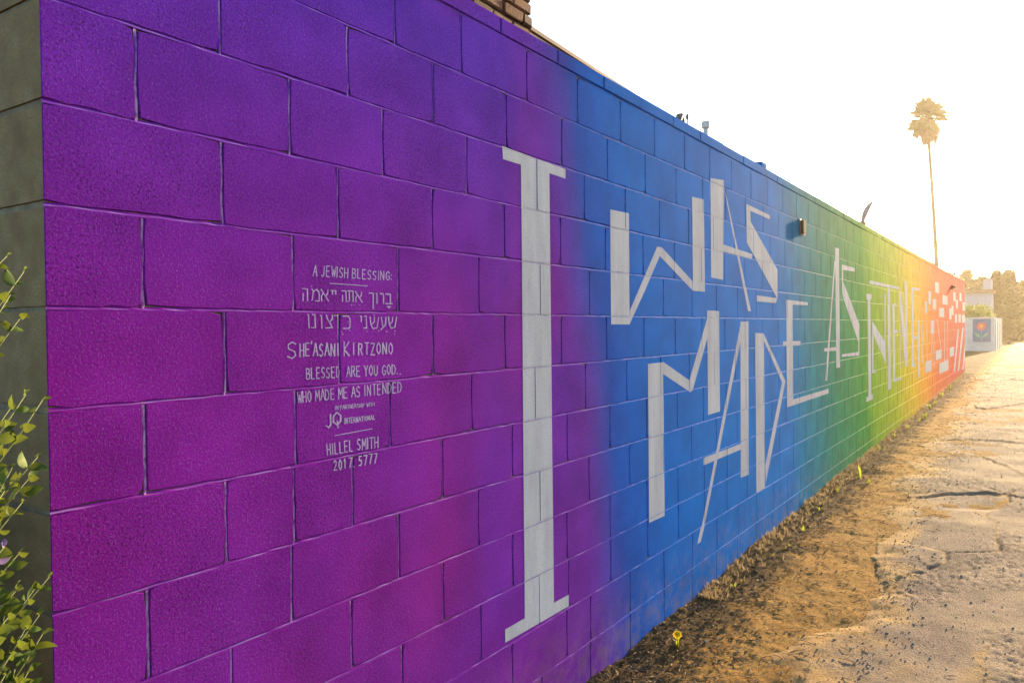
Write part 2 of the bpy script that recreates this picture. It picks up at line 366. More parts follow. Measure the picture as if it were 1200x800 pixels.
# ================================================================== MURAL WALL
wall = thing('mural_wall', 'long concrete block wall painted in a rainbow with tall white letters', 'wall')
GAP = .0036                                            # half a joint
rects = []                                             # (k, s0, s1, offset)
for k, v in ROWS.items():
    for a, b in zip(v[:-1], v[1:]): rects.append([k, a*L, b*L, random.gauss(0, .00025)])
def block_geo(mb, k, s0, s1, off, fine):
    z0 = zrow(k)+GAP; z1 = zrow(k+1)-GAP
    if fine: z0 += random.uniform(-.0012, .0014); z1 += random.uniform(-.0014, .0012)
    tl = random.uniform(-.0025, .0025) if fine else 0; a = s0+(GAP if s0 > 0 else 0); b = s1-(GAP if s1 < WLEN-.01 else 0)
    if fine: nl, nh, jt, cr = 9, 4, .0020, .0050
    else: nl, nh, jt, cr = 1, 1, .0008, 0
    P = []
    for i in range(nl): P.append((a+(b-a)*i/nl, z0))
    for i in range(nh): P.append((b, z0+(z1-z0)*i/nh))
    for i in range(nl): P.append((b-(b-a)*i/nl, z1))
    for i in range(nh): P.append((a, z1-(z1-z0)*i/nh))
    cs = {0, nl, nl+nh, 2*nl+nh}; cy, cz = (a+b)/2, (z0+z1)/2; Q = []
    for i, (y, z) in enumerate(P):
        y += random.uniform(-jt, jt) if not (s0 == 0 and abs(y-a) < 1e-6) else 0; z += random.uniform(-jt, jt)
        if i in cs and fine:
            c = random.uniform(.2, 1.)*cr; z += c*(1 if z < cz else -1); y += c*(1 if y < cy else -1) if not (s0 == 0 and y < cy) else 0
        Q.append((y, z))
    Q = [(y, z+tl*(y-cy)/(b-a)) for y, z in Q]
    n = len(Q); ch = .0016
    inn = [(y+ch*(1 if y < cy else -1), z+ch*(1 if z < cz else -1)) for y, z in Q]
    V = [(off, y, z) for y, z in inn]+[(off-.0022, y, z) for y, z in Q]+[(-.008, y, z) for y, z in Q]+[(-TH, y, z) for y, z in Q]
    F = [tuple(range(n))]; mt = [0]
    for i in range(n):
        j = (i+1) % n
        F.append((i, n+i, n+j, j)); mt.append(0)
        endf = (s0 == 0 and Q[i][0] < a+.003 and Q[j][0] < a+.003)
        F.append((n+i, 2*n+i, 2*n+j, n+j)); mt.append(1 if endf else 0)
        F.append((2*n+i, 3*n+i, 3*n+j, 2*n+j)); mt.append(1)
    F.append(tuple(range(4*n-1, 3*n-1, -1))); mt.append(1)
    for f, q in zip(F, mt): pass
    o = len(mb.v); mb.v += V
    for f, q in zip(F, mt): mb.f.append(tuple(i+o for i in f)); mb.m.append(q)
def px_size(s): return 1/((s+1.4))
order = sorted(rects, key=lambda r: r[1])
vis = [r for r in order if not (r[0] <= -5 and r[2] < 1.0)]
near = vis[:292]; nearset = set(id(r) for r in near)
for i, r in enumerate(near):
    mb = MB(); block_geo(mb, *r, fine=(r[1] < 3.4)); mb.build('block', [MURAL, BARE], wall)
mb = MB()
for r in order:
    if id(r) not in nearset: block_geo(mb, *r, fine=False)
tag(mb.build('blocks', [MURAL, BARE], wall), 'far painted blocks of the wall', kind='stuff')
for a, b in zip(CAPJ[:-1], CAPJ[1:]):
    mb = MB(); a2 = a*L+(.003 if a > 0 else 0); b2 = b*L-.003; o = random.gauss(0, .0012); dz = random.uniform(-.0015, .0015)
    mb.bevbox(-TH-.004, a2, zrow(5)+.004, .004+o, b2, ZTOP+dz, .003); mb.build('cap_block', [MURAL], wall)
mb = MB(); yb = wall_sz(895, 200)[0]; mb.bevbox(-.12, yb-.05, ZTOP, .003, yb+.06, ZTOP+.035, .004); mb.build('mortar_lump', [MURAL], wall, False)
# mortar: recessed, uneven strips in every joint, and the solid core behind
mb = MB()
mb.box(-TH+.004, .005, -.35, -.0085, WLEN-.005, zrow(5)+.002, 1)
mb.box(-TH+.006, .006, zrow(5)+.001, -.004, WLEN-.006, ZTOP-.006, 0)
def strip(mb, p0, p1, hw, horiz, d0=.0030):
    n = max(1, int((p1-p0)/(.035 if p0 < 3.5 or not horiz else .4)))
    V = []
    for i in range(n+1):
        t = p0+(p1-p0)*i/n; d = -(d0+random.uniform(-.0014, .0014)); sh = random.uniform(-.001, .001)
        prof = ((-hw, -.0012), (-.45*hw, -.0008+d*.25), (.15*hw, d*.75), (.6*hw, d), (hw, d-.001)) if not horiz else ((-hw, -.0003), (-.5*hw, -.0003+d*.12), (.2*hw, d*.75), (.7*hw, d*.85), (hw, d*.85))
        for c, dd in prof: V.append((t, c+sh, dd))
    F = [(i*5+c, i*5+c+1, i*5+c+6, i*5+c+5) for i in range(n) for c in range(4)]
    return V, F
for k in range(-7, 6):
    V, F = strip(mb, 0, WLEN, GAP+.001, True); z = zrow(k)
    mb.add([(v[2], v[0], z+v[1]) for v in V], [f[::-1] for f in F], 0)
for k, v in ROWS.items():
    for s in v[1:-1]:
        V, F = strip(mb, zrow(k), zrow(k+1), GAP+.001, False, .0036)
        mb.add([(q[2], s*L+q[1], q[0]) for q in V], F, 0)
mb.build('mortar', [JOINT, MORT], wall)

# ---- paint that follows the relief of the wall
def clip(poly, ax, v, keep_gt):
    out = []; n = len(poly)
    for i in range(n):
        p, q = poly[i], poly[(i+1) % n]; a = (p[ax]-v) if keep_gt else (v-p[ax]); b = (q[ax]-v) if keep_gt else (v-q[ax])
        if a >= 0: out.append(p)
        if (a > 0 and b < 0) or (a < 0 and b > 0):
            t = a/(a-b); out.append((p[0]+(q[0]-p[0])*t, p[1]+(q[1]-p[1])*t))
    return out
def cliprect(poly, s0, s1, z0, z1):
    for ax, v, g in ((0, s0, True), (0, s1, False), (1, z0, True), (1, z1, False)):
        if len(poly) < 3: return []
        poly = clip(poly, ax, v, g)
    return poly if len(poly) >= 3 else []
byrow = {}
for r in rects: byrow.setdefault(r[0], []).append(r)
_lift = [0]
def lay(mb, poly, lift=None):
    """lay a convex polygon given in wall coordinates (y, z) onto block faces and into the joints"""
    area = sum(poly[i][0]*poly[(i+1) % len(poly)][1]-poly[(i+1) % len(poly)][0]*poly[i][1] for i in range(len(poly)))
    if area < 0: poly = poly[::-1]
    if lift is None: _lift[0] = (_lift[0]+1) % 7; lift = _lift[0]*.00006
    zs = [p[1] for p in poly]; s_ = [p[0] for p in poly]
    def put(pl, x):
        if len(pl) >= 3: mb.add([(x, p[0], p[1]) for p in pl], [tuple(range(len(pl)))])
    for k, rs in byrow.items():
        z0, z1 = zrow(k), zrow(k+1)
        if max(zs) < z0-GAP or min(zs) > z1+GAP: continue
        for r in rs:
            if r[2] < min(s_) or r[1] > max(s_): continue
            put(cliprect(poly, r[1]+GAP-.0003, r[2]-GAP+.0003, z0+GAP-.0003, z1-GAP+.0003), r[3]+.0006+lift)
            put(cliprect(poly, r[2]-GAP, r[2]+GAP, z0+GAP, z1-GAP), -.0010+lift)
        put(cliprect(poly, min(s_)-1, max(s_)+1, z0-GAP, z0+GAP), -.0008+lift)
def letter(polys, label):
    mb = MB()
    for i, p in enumerate(polys): lay(mb, [wall_sz(*q) for q in p], i*.0001)
    o = mb.build('painted_letter', [WHITE], wall); o['label'] = label; return o
letter([[(588.5,171),(662.5,198.5),(662.5,209.5),(643.5,203),(610.5,193),(589.5,186.5)], [(610.5,192),(643.5,203),(649,706),(614.8,724)],
        [(591.8,737),(614.8,723.8),(649,705.8),(666.8,696),(666.8,709.5),(591.8,752.5)]], 'tall white capital I')
letter([[(715,245.5),(736.8,250),(738,380),(716,380)], [(737.9,364),(770,289),(776,293),(755,342),(737.5,380)],
        [(775.5,290),(811.5,329.5),(812.5,341.2),(773.8,301),(770,289)], [(810.8,230.5),(824.5,233.8),(826,342),(812,340.5)]], 'white W with a sharp middle peak')
letter([[(832.5,208.8),(848,211.3),(847.3,328),(833.3,325)], [(848.5,222),(850.5,227),(880,364.5),(876.5,364.5)],
        [(847.2,286.3),(881.8,298),(880.8,303.3),(847.2,294.8)]], 'white A of WAS')
letter([[(874.4,239),(902,252.3),(902,257),(879,247)], [(874.4,239),(879,247),(879.5,262),(875,284)], [(878.5,258),(911,316),(911,350),(875,284)],
        [(886.7,346),(910.7,349.4),(909.2,355),(886.7,353)]], 'white S of WAS')
letter([[(759.3,426.2),(776.9,424.4),(778.8,604),(760.6,612.2)], [(776.9,423.6),(808.5,446),(808.8,459.3),(776.9,438)],
        [(807.5,446),(828.8,372),(830,392),(811.5,457),(808.8,459.3)], [(828.6,363.6),(842.5,364.4),(843.6,481.8),(829.4,486)]], 'white M of MADE')
letter([[(867.6,376.8),(877,376.4),(877.3,555.6),(868,559.6)], [(868,378),(868.4,396),(825,618),(822,618)], [(821.5,616),(825.5,616),(821,634.5),(817,637)],
        [(824.3,536.3),(868,519.5),(868,526.3),(824.3,545)]], 'white A of MADE with a long slanted leg')
letter([[(884.9,389.9),(895,390.6),(896.6,571.5),(886.4,577)], [(895,391),(920.3,446.5),(916.8,448.5),(895.2,399)], [(916.8,446.5),(920.3,446.5),(897.3,566),(896.8,545)]], 'white D with a pointed bow')
letter([[(921.3,351.3),(928.8,352),(929.6,474),(922.4,477)], [(928.8,352),(946.4,354.3),(946.4,357.6),(928.8,356.9)], [(917.5,400),(938,399.3),(938,404.5),(917.5,405.3)],
        [(929,468),(970.8,455.3),(970.8,460.6),(922.4,477)]], 'white E of MADE')
letter([[(978.4,290),(983,291),(984.4,430.4),(980,431)], [(977.6,306),(979,306),(969.2,446),(967.2,446)], [(966,408),(980.4,406.4),(980.4,410.6),(966,411.8)]], 'thin white A on the green part')
letter([[(986.4,310),(1001.6,314),(1001.6,318.4),(986.4,316)], [(986.4,312),(987.8,316),(988.2,346),(987,344)], [(987,327),(1007,380),(1007,404),(987.4,347)],
        [(1005.8,402),(1007,402),(1007,413),(1005.8,413)], [(986.4,415),(1007,412),(1007,416.4),(986.4,418)]], 'white S on the green part')
letter([[(1015,344),(1021.5,344.8),(1021.3,351),(1015.4,351)], [(1016.8,350),(1019.8,350),(1021,463),(1017.6,464)], [(1015,465.5),(1023,461),(1023,467.5),(1015,471)]], 'thin white I on the lime part')
letter([[(1021.6,375),(1037,401),(1037.6,425),(1024.4,394)], [(1021.8,376),(1023.4,378),(1023.6,436),(1022,436)], [(1036.5,344),(1037.7,344),(1037.7,425),(1036.6,425)], [(1022,433),(1026,433),(1026,437),(1022,437)]], 'white N on the lime part')
letter([[(1019,328.4),(1054,336.4),(1054,339.2),(1019,332.4)], [(1040,337),(1043,338),(1043.8,455),(1040.6,457)]], 'white T with a wide bar')
letter([[(1045.6,356),(1048,356),(1049,446.5),(1046.8,447.5)], [(1047.6,355.5),(1050.4,356),(1050.4,358.4),(1047.6,358)], [(1045.6,387),(1052,386.4),(1052,389.6),(1045.6,390)], [(1046.8,443.8),(1056,441.8),(1056,444.5),(1046.8,447.5)]], 'thin white E on the yellow part')
letter([[(1053.5,340),(1056,344),(1062.6,408),(1062,429),(1060.6,429)], [(1060,329),(1062.5,330),(1063.2,429),(1061,429)], [(1053.9,342),(1054.9,342),(1055,432),(1054.2,432)]], 'thin white N on the yellow part')
letter([[(1068,337),(1070.4,337),(1070.8,430),(1068.4,430)], [(1070.4,337),(1078,338),(1078,340.6),(1070.4,340)], [(1070.4,394),(1075,393.6),(1075,397),(1070.4,397.4)], [(1068,426),(1072,425.6),(1072,430),(1068,430)]], 'thin white E on the gold part')
letter([[(1075.6,375),(1077.6,375),(1078,442.5),(1075.8,443)], [(1080,380),(1081,380),(1081,425),(1080,425)]], 'thin white upright on the orange part')
for n, (a, b, c, d) in enumerate([(178,150,202,212),(140,205,155,280),(222,228,252,280),(165,250,185,310),(203,303,232,357),(120,265,132,335),(153,378,172,455),(285,210,300,262),(322,215,335,262),(300,255,313,305),
        (340,270,357,320),(262,305,275,370),(275,290,287,345),(295,342,307,390),(316,342,330,388),(336,345,356,390),(183,555,217,610),(122,620,157,685),(265,538,290,590),(203,628,257,690)]):
    x0, y0, x1, y1 = 1060+a/5, 300+b/5, 1060+c/5, 300+d/5; sk = -(( (y0+y1)/2-377.7)/(1213.9-x0))*(x1-x0)*.9
    mb = MB(); lay(mb, [wall_sz(x0, y0), wall_sz(x1, y0+sk), wall_sz(x1, y1+sk), wall_sz(x0, y1)], .0001*(n % 4)); mb.build('painted_square', [WHITE], wall)
mb = MB()
for n, (a, b, c, d, wd) in enumerate([(130,360,135,640,2.5),(160,455,160,620,2.5),(190,370,215,555,3),(235,380,235,630,2.5),(250,380,250,630,2),(172,350,172,660,2),(315,430,292,672,8),(342,420,315,672,8),(360,480,342,665,8)]):
    x0, y0, x1, y1 = 1060+a/5, 300+b/5, 1060+c/5, 300+d/5; h = wd/10
    lay(mb, [wall_sz(x0-h, y0), wall_sz(x0+h, y0), wall_sz(x1+h, y1), wall_sz(x1-h, y1)], .00015+.00003*n)
mb.build('painted_stripes', [WHITE], wall)

# ---- hand lettering: strokes of a drawn alphabet, (x, y up) in a unit box
GL = {'A': [[(0,0),(.45,1),(.9,0)],[(.18,.38),(.74,.38)]], 'B': [[(0,0),(0,1),(.6,.95),(.68,.75),(.5,.55),(0,.52)],[(.5,.55),(.8,.35),(.65,.05),(0,0)]],
 'D': [[(0,0),(0,1),(.5,.92),(.8,.55),(.6,.1),(0,0)]], 'E': [[(.7,1),(0,1),(0,0),(.72,0)],[(0,.52),(.6,.52)]], 'G': [[(.8,.85),(.45,1),(.1,.75),(.05,.3),(.4,0),(.8,.15),(.8,.45),(.5,.45)]],
 'H': [[(0,0),(0,1)],[(.75,0),(.75,1)],[(0,.5),(.75,.5)]], 'I': [[(.2,0),(.2,1)]], 'J': [[(.6,1),(.6,.2),(.35,0),(.05,.15)]], 'K': [[(0,0),(0,1)],[(.7,1),(.02,.45),(.75,0)]],
 'L': [[(0,1),(0,0),(.65,0)]], 'M': [[(0,0),(.08,1),(.45,.35),(.85,1),(.92,0)]], 'N': [[(0,0),(0,1),(.75,0),(.75,1)]], 'O': [[(.4,1),(.08,.75),(.05,.3),(.4,0),(.75,.25),(.75,.72),(.4,1)]],
 'P': [[(0,0),(0,1),(.6,.95),(.7,.7),(.5,.5),(0,.48)]], 'Q': [[(.4,1),(.08,.75),(.05,.3),(.4,.05),(.75,.3),(.75,.72),(.4,1)],[(.42,.35),(.5,-.2)]], 'R': [[(0,0),(0,1),(.6,.95),(.68,.72),(.5,.52),(0,.5)],[(.35,.5),(.78,0)]],
 'S': [[(.7,.88),(.4,1),(.08,.85),(.1,.6),(.6,.42),(.7,.18),(.4,0),(.02,.12)]], 'T': [[(0,1),(.8,1)],[(.4,1),(.4,0)]], 'U': [[(0,1),(.05,.2),(.38,0),(.7,.2),(.75,1)]], 'W': [[(0,1),(.25,0),(.48,.7),(.72,0),(.98,1)]],
 'Y': [[(0,1),(.38,.5),(.76,1)],[(.38,.5),(.36,0)]], 'Z': [[(.05,1),(.75,1),(0,0),(.8,0)]], ':': [[(.2,.7),(.2,.62)],[(.2,.2),(.2,.12)]], '.': [[(.15,.06),(.15,0)]], "'": [[(.15,1.15),(.1,.95)]],
 '2': [[(.05,.8),(.35,1),(.65,.8),(.55,.5),(.02,0),(.72,0)]], '0': [[(.38,1),(.06,.7),(.08,.25),(.38,0),(.68,.3),(.66,.75),(.38,1)]], '1': [[(.12,.82),(.3,1),(.3,0)]], '7': [[(.02,1),(.72,1),(.3,0)]], '5': [[(.68,1),(.12,1),(.1,.58),(.5,.6),(.7,.32),(.45,.02),(.02,.08)]],
 # Hebrew
 'he': [[(0,1),(.75,1),(.75,0)],[(.15,.6),(.12,0)]], 'mem': [[(.05,1),(.22,.8),(.05,.05)],[(.22,.8),(.6,1),(.85,.75),(.85,0),(.4,0)]], 'alef': [[(.05,1),(.85,0)],[(.8,1),(.75,.65),(.55,.45)],[(.3,.72),(.08,.4),(.1,0)]],
 'yy': [[(0,1),(.3,1),(.25,.68)],[(.5,1),(.8,1),(.75,.68)]], 'tav': [[(0,1),(.75,1),(.75,0)],[(.22,1),(.22,.1),(0,0)]], 'kafs': [[(0,1),(.65,1),(.62,-.55)]], 'vav': [[(.05,1),(.35,1),(.35,0)]], 'resh': [[(0,1),(.6,1),(.7,.8),(.7,0)]],
 'bet': [[(.05,1),(.65,1),(.65,.05)],[(0,0),(.9,0)]], 'nun': [[(.2,1),(.5,1),(.52,0),(.0,0)]], 'tsadi': [[(.1,1),(.2,.75),(.75,.05),(.0,0)],[(.8,1),(.75,.7),(.45,.5)]], 'kaf': [[(0,1),(.6,1),(.75,.75),(.72,.1),(.55,0),(0,0)]],
 'yod': [[(.1,1),(.45,1),(.4,.55)]], 'shin': [[(0,1),(.08,.35),(.3,0),(.7,.1),(.9,1)],[(.45,1),(.42,.6),(.12,.35)]], 'ayin': [[(.1,1),(.3,.2)],[(.75,1),(.65,.3),(.0,-.1)]]}
def hand(name, label, items, quad, wpx, adv=1.0):
    """items: list of (glyph, x0, x1[, ylo, yhi]) in line units 0..1; quad: TL, BL, TR, BR photo points on the wall"""
    TL, BL, TR, BR = quad; mb = MB()
    def P(u, v):
        xt = TL[0]+(TR[0]-TL[0])*u; yt = TL[1]+(TR[1]-TL[1])*u; xb = BL[0]+(BR[0]-BL[0])*u; yb = BL[1]+(BR[1]-BL[1])*u
        return (xb+(xt-xb)*v, yb+(yt-yb)*v)
    for it in items:
        g, x0, x1 = it[:3]; lo, hi = (it[3], it[4]) if len(it) > 3 else (0, 1)
        jx, jy = random.uniform(-.002, .002), random.uniform(-.04, .04)
        for st in (GL[g] if isinstance(g, str) else g):
            pts = [P(x0+(x1-x0)*a+jx, lo+(hi-lo)*b+jy) for a, b in st]
            for p, q in zip(pts[:-1], pts[1:]):
                dx, dy = q[0]-p[0], q[1]-p[1]; ln = math.hypot(dx, dy) or 1; h = wpx*random.uniform(.30, .46); nx, ny = -dy/ln*h, dx/ln*h; ex, ey = dx/ln*h*.7, dy/ln*h*.7
                lay(mb, [wall_sz(p[0]-ex+nx, p[1]-ey+ny), wall_sz(q[0]+ex+nx, q[1]+ey+ny), wall_sz(q[0]+ex-nx, q[1]+ey-ny), wall_sz(p[0]-ex-nx, p[1]-ey-ny)])
    o = mb.build(name, [CHALK], wall); o['label'] = label
def latin(s, small=1.0):
    n = sum(.55 if c in " .:'I" else 1 for c in s); out = []; x = 0
    for c in s:
        wd = (.55 if c in " .:'I" else 1)/n
        if c != ' ': out.append((c, x, x+wd*.86))
        x += wd
    return out
def cq(ox, oy, sc, *p): return [(ox+a/sc, oy+b/sc) for a, b in p]
A1 = (330, 290, 6.667); A2 = (330, 390, 4.706)
LT = 'painted_lettering'
hand(LT, 'small lettering A JEWISH BLESSING:', latin('A JEWISH BLESSING:'), cq(*A1, (250,135),(245,220),(875,195),(875,260)), 1.25)
hand(LT, 'short rule under the first line', [([[(0,.5),(1,.5)]], 0, 1)], cq(*A1, (375,275),(375,285),(670,295),(670,305)), 1.1)
def hx(l, x0, x1): return [(g, (a-x0)/(x1-x0), (b-x0)/(x1-x0)) for g, a, b in l]
DOT = [[(.4, .5), (.5, .5)]]
hand(LT, 'first line of Hebrew lettering', hx([('he',160,215),('mem',232,302),('alef',305,378),('yy',385,435),('he',470,515),('tav',518,572),('alef',575,640),('kafs',685,735),('vav',735,762),('resh',768,808),('bet',812,872)], 160, 872)
     + [(DOT, .09, .12, 1.1, 1.3), (DOT, .56, .59, -.35, -.15), (DOT, .53, .55, -.35, -.15), (DOT, .62, .64, -.35, -.15), ([[(0,0),(1,0)],[(.5,0),(.5,-.5)]], .935, .975, -.3, .0)], cq(*A1, (160,318),(162,412),(870,365),(870,438)), 1.5)
hand(LT, 'second line of Hebrew lettering', hx([('vav',198,225),('nun',225,290),('vav',298,330),('tsadi',342,410),('resh',412,452),('kaf',478,552),('yod',608,635),('nun',638,684),('shin',690,766),('ayin',772,828),('shin',835,905)], 198, 905)
     + [(DOT, .37, .39, -.4, -.2), (DOT, .38, .40, -.6, -.4), (DOT, .46, .48, -.3, -.1), (DOT, .44, .46, .4, .6), (DOT, .65, .67, -.4, -.2), (DOT, .78, .8, -.35, -.15), (DOT, .87, .89, -.4, -.2), (DOT, .96, .98, -.35, -.15), (DOT, .955, .975, -.55, -.4), (DOT, .73, .75, 1.1, 1.25)], cq(*A1, (198,525),(202,628),(905,545),(905,632)), 1.5)
SH = [('S', 0, .115, -.15, 1.1)] + [(c, .12+i*.0545, .12+i*.0545+.046) for i, c in enumerate("HE")] + [("'", .225, .25)] + [(c, .245+i*.0545, .245+i*.0545+.046) for i, c in enumerate("ASANI")] + [('K', .535, .60, -.05, 1.15)] + [(c, .615+i*.056, .615+i*.056+.046) for i, c in enumerate("IRTZONO")]
hand(LT, "small lettering SHE'ASANI KIRTZONO", SH, cq(*A2, (30,60),(30,132),(618,55),(618,115)), 1.6)
hand(LT, 'small lettering BLESSED ARE YOU GOD', latin('BLESSED  ARE YOU GOD..'), cq(*A2, (135,195),(137,255),(665,172),(665,225)), 1.35)
hand(LT, 'small lettering WHO MADE ME AS INTENDED', latin('WHO MADE ME AS INTENDED'), cq(*A2, (85,325),(88,385),(668,268),(668,325)), 1.3)
hand(LT, 'tiny lettering IN PARTNERSHIP WITH', latin('IN PARTNERSHIP WITH'), cq(*A2, (295,402),(295,424),(515,382),(515,402)), .8)
hand(LT, 'bold initials JQ', [('J', 0, .5, 0, 1), ('Q', .42, 1.05, .1, 1.1)], cq(*A2, (240,455),(243,525),(335,440),(335,512)), 2.0)
hand(LT, 'tiny lettering INTERNATIONAL', latin('INTERNATIONAL'), cq(*A2, (345,470),(347,500),(518,453),(518,476)), 1.0)
hand(LT, 'short rule under the initials', [([[(0,.5),(1,.5)]], 0, 1)], cq(*A2, (292,562),(292,570),(498,524),(498,532)), 1.1)
hand(LT, 'small lettering HILLEL SMITH', latin('HILLEL SMITH'), cq(*A2, (248,612),(252,672),(540,570),(540,630)), 1.5)
hand(LT, 'small lettering 2017. 5777', latin('2017. 5777'), cq(*A2, (285,705),(288,758),(535,660),(533,712)), 1.5)

# ---- small fixtures on the wall
p = on_x(938, 267, 0)
fx = thing('wall_light', 'small dark box lamp mounted high on the green part of the wall', 'lamp', loc=(0, p.y, p.z))
mb = MB(); mb.bevbox(.010, -.045, -.050, .036, .045, .062, .006); mb.build('housing', simple('green_grey_lamp_paint', (.05, .055, .03), .9, .05, .1), fx)
mb = MB(); mb.bevbox(.001, -.052, -.058, .011, .052, .070, .003); mb.build('back_plate', DARKMETAL, fx)
mb = MB(); mb.tube([(.024, 0, -.049), (.024, 0, -.066)], [.012, .010], 12); mb.build('lens', simple('cloudy_lens', (.5, .48, .35), .3, .5, .05, 5, 0), fx)
p = on_x(1114.6, 336.6, 0)
fx = thing('wall_bracket', 'small rusty round fitting on the red end of the wall', 'bracket', loc=(0, p.y, p.z))
mb = MB(); mb.tube([(.0, 0, 0), (.05, 0, 0)], .05, 12); mb.tube([(.05, 0, 0), (.09, 0, 0)], .025, 10); mb.build('cover', simple('rusty_metal', (.22, .07, .03), .7, .3), fx)

# ================================================================== BEHIND THE WALL
# brick chimney
chx, chy = -.95, 3.3
ch = thing('brick_chimney', 'rough clinker brick chimney rising behind the purple wall', 'chimney', loc=(chx, chy, 0))
mb = MB(); mb.box(-.62, -1.30, 0, -.012, -.014, 5.0); mb.build('mortar_core', simple('dark_mortar', (.10, .085, .07), .95, .1), ch)
def brickmat():
    M = Mat('clinker_brick', rough=.85, spec=.2)
    oi = M.n('ShaderNodeObjectInfo'); c = M.ramp(oi.outputs['Random'], [(0, (.05, .022, .014)), (.35, (.13, .045, .020)), (.7, (.19, .075, .032)), (1, (.08, .045, .03))])
    c = M.mix(M.ramp(M.noise(35, 4, .7), [(.35, .6), (.6, 0)]), c, (.06, .035, .03)); M.color(c); M.bump(M.noise(60, 4, .7), .8, .006); return M.m
BR = brickmat(); bm = []
for v in range(5):
    mb = MB(); mb.bevbox(-.05, -.095, -.031, .05, .095, .031, .007); mb.v = [(x+random.uniform(-.004, .004), y+random.uniform(-.004, .004), z+random.uniform(-.003, .003)) for x, y, z in mb.v]; bm.append(mb.mesh('brick', BR))
row = 0; z = 3.05
while z < 4.98:
    for i in range(-1, 7):
        yc = -.095-.01-i*.205-(.1 if row % 2 else 0)
        if yc < -1.3 or yc > -.07: 
            if not (row % 2 and i == -1): continue
            yc = -.055
        o = link('brick', random.choice(bm), ch); o.location = (-.04+random.uniform(-.006, .012), yc, z+random.uniform(-.003, .003)); o.rotation_euler = (0, random.uniform(-.05, .05), random.uniform(-.04, .04))
        if yc == -.055: o.scale = (1, .48, 1)
    for j in range(3):                                   # side that looks down the alley
        o = link('brick', random.choice(bm), ch); o.location = (-.19-j*.2-(.1 if row % 2 else 0), -.045+random.uniform(-.003, .008), z); o.rotation_euler = (0, 0, math.pi/2)
    z += .075; row += 1

# low house with a boarded eave behind the wall
e0 = on_z(622, 29, G0+1.93); e1 = on_z(757, 117.3, G0+1.93); dv = (e1-e0); dv.z = 0; ang = math.atan2(-dv.x, dv.y)
bld = thing('low_building', 'low flat-roofed building with tan boarded eave just behind the wall', 'building', loc=(e0.x, e0.y, 0)); bld.rotation_euler = (0, 0, ang)
BL = 11.5
mb = MB(); mb.box(-6.2, .35, 0, -.45, BL-.3, G0+1.70); mb.build('wall', STUCCO, bld)
mb = MB(); mb.box(-6.6, 0, G0+1.84, -.03, BL, G0+1.925); mb.build('roof', ROOFM, bld)
for i in range(4):
    mb = MB(); mb.bevbox(-.05-.012*i-.03, .0, G0+1.93-.032*(i+1)-.002, -.012*i, BL+.01, G0+1.93-.032*i-.004, .003); mb.build('fascia_board', SAND, bld)
mb = MB(); mb.box(-.45, .02, G0+1.76, -.09, BL-.02, G0+1.80); mb.build('soffit', SAND, bld)
bld2 = thing('low_building', 'second low flat-roofed building hidden behind the green and red wall', 'building', loc=(-1.9, 17, 0))
mb = MB(); mb.box(-6, 0, 0, -.3, 12, G0+1.7); mb.build('wall', STUCCO, bld2)
mb = MB(); mb.box(-6.2, -.2, G0+1.7, 0, 12.2, G0+1.84); mb.build('roof', ROOFM, bld2)
ROOFZ = G0+1.925
# roof vents
def xplane(px, py, x): return on_x(px, py, x)
p = xplane(827, 150, -2.2)
vt = thing('roof_vent', 'grey metal vent pipe with a square cap above the blue wall', 'vent', loc=(p.x, p.y, ROOFZ))
h0 = xplane(827, 147, -2.2).z-ROOFZ; u = .012
mb = MB(); mb.tube([(0, 0, -.01), (0, 0, h0-.02)], .034, 14); mb.build('pipe', METAL, vt, True)
mb = MB(); mb.tube([(0, 0, h0-.04), (0, 0, h0-.03), (0, 0, h0+.045), (0, 0, h0+.05)], [.045, .058, .058, .05], 16); mb.build('cap', METAL, vt)
mb = MB(); mb.tube([(0, 0, -.004), (0, 0, .06)], [.11, .04], 14); mb.build('flashing', ROOFM, vt)
p = xplane(795, 138, -2.2)
vt = thing('bent_vent', 'dark gooseneck roof vent above the blue wall, left of the thin pole', 'vent', loc=(p.x, p.y, ROOFZ)); hz = p.z-ROOFZ
mb = MB(); mb.tube([(0, 0, -.01), (0, 0, hz-.05), (0, .03, hz+.02), (0, .09, hz+.035), (0, .13, hz+.01), (0, .14, hz-.03)], [.04, .04, .045, .045, .04, .035], 12); mb.build('gooseneck', DARKMETAL, vt, True)
mb = MB(); mb.tube([(0, 0, -.004), (0, 0, .05)], [.10, .05], 14); mb.build('flashing', ROOFM, vt)
mb = MB(); mb.tube([(0, .05, hz-.12), (0, .2, hz-.10)], .028, 8); mb.build('elbow', METAL, vt, True)
p = xplane(805.5, 140, -2.2)
vt = thing('roof_pole', 'thin pole with a dark knob standing between the two roof vents', 'pole', loc=(p.x, p.y, ROOFZ)); hz = p.z-ROOFZ
mb = MB(); mb.tube([(0, 0, -.01), (0, 0, hz+.04)], .010, 8); mb.build('rod', METAL, vt)
mb = MB(); mb.ball((0, 0, hz+.03), (.022, .022, .045), 10); mb.build('knob', DARKMETAL, vt, True)
mb = MB(); mb.tube([(0, 0, hz-.22), (0, 0, hz-.12)], .026, 8); mb.build('clamp', DARKMETAL, vt, True)
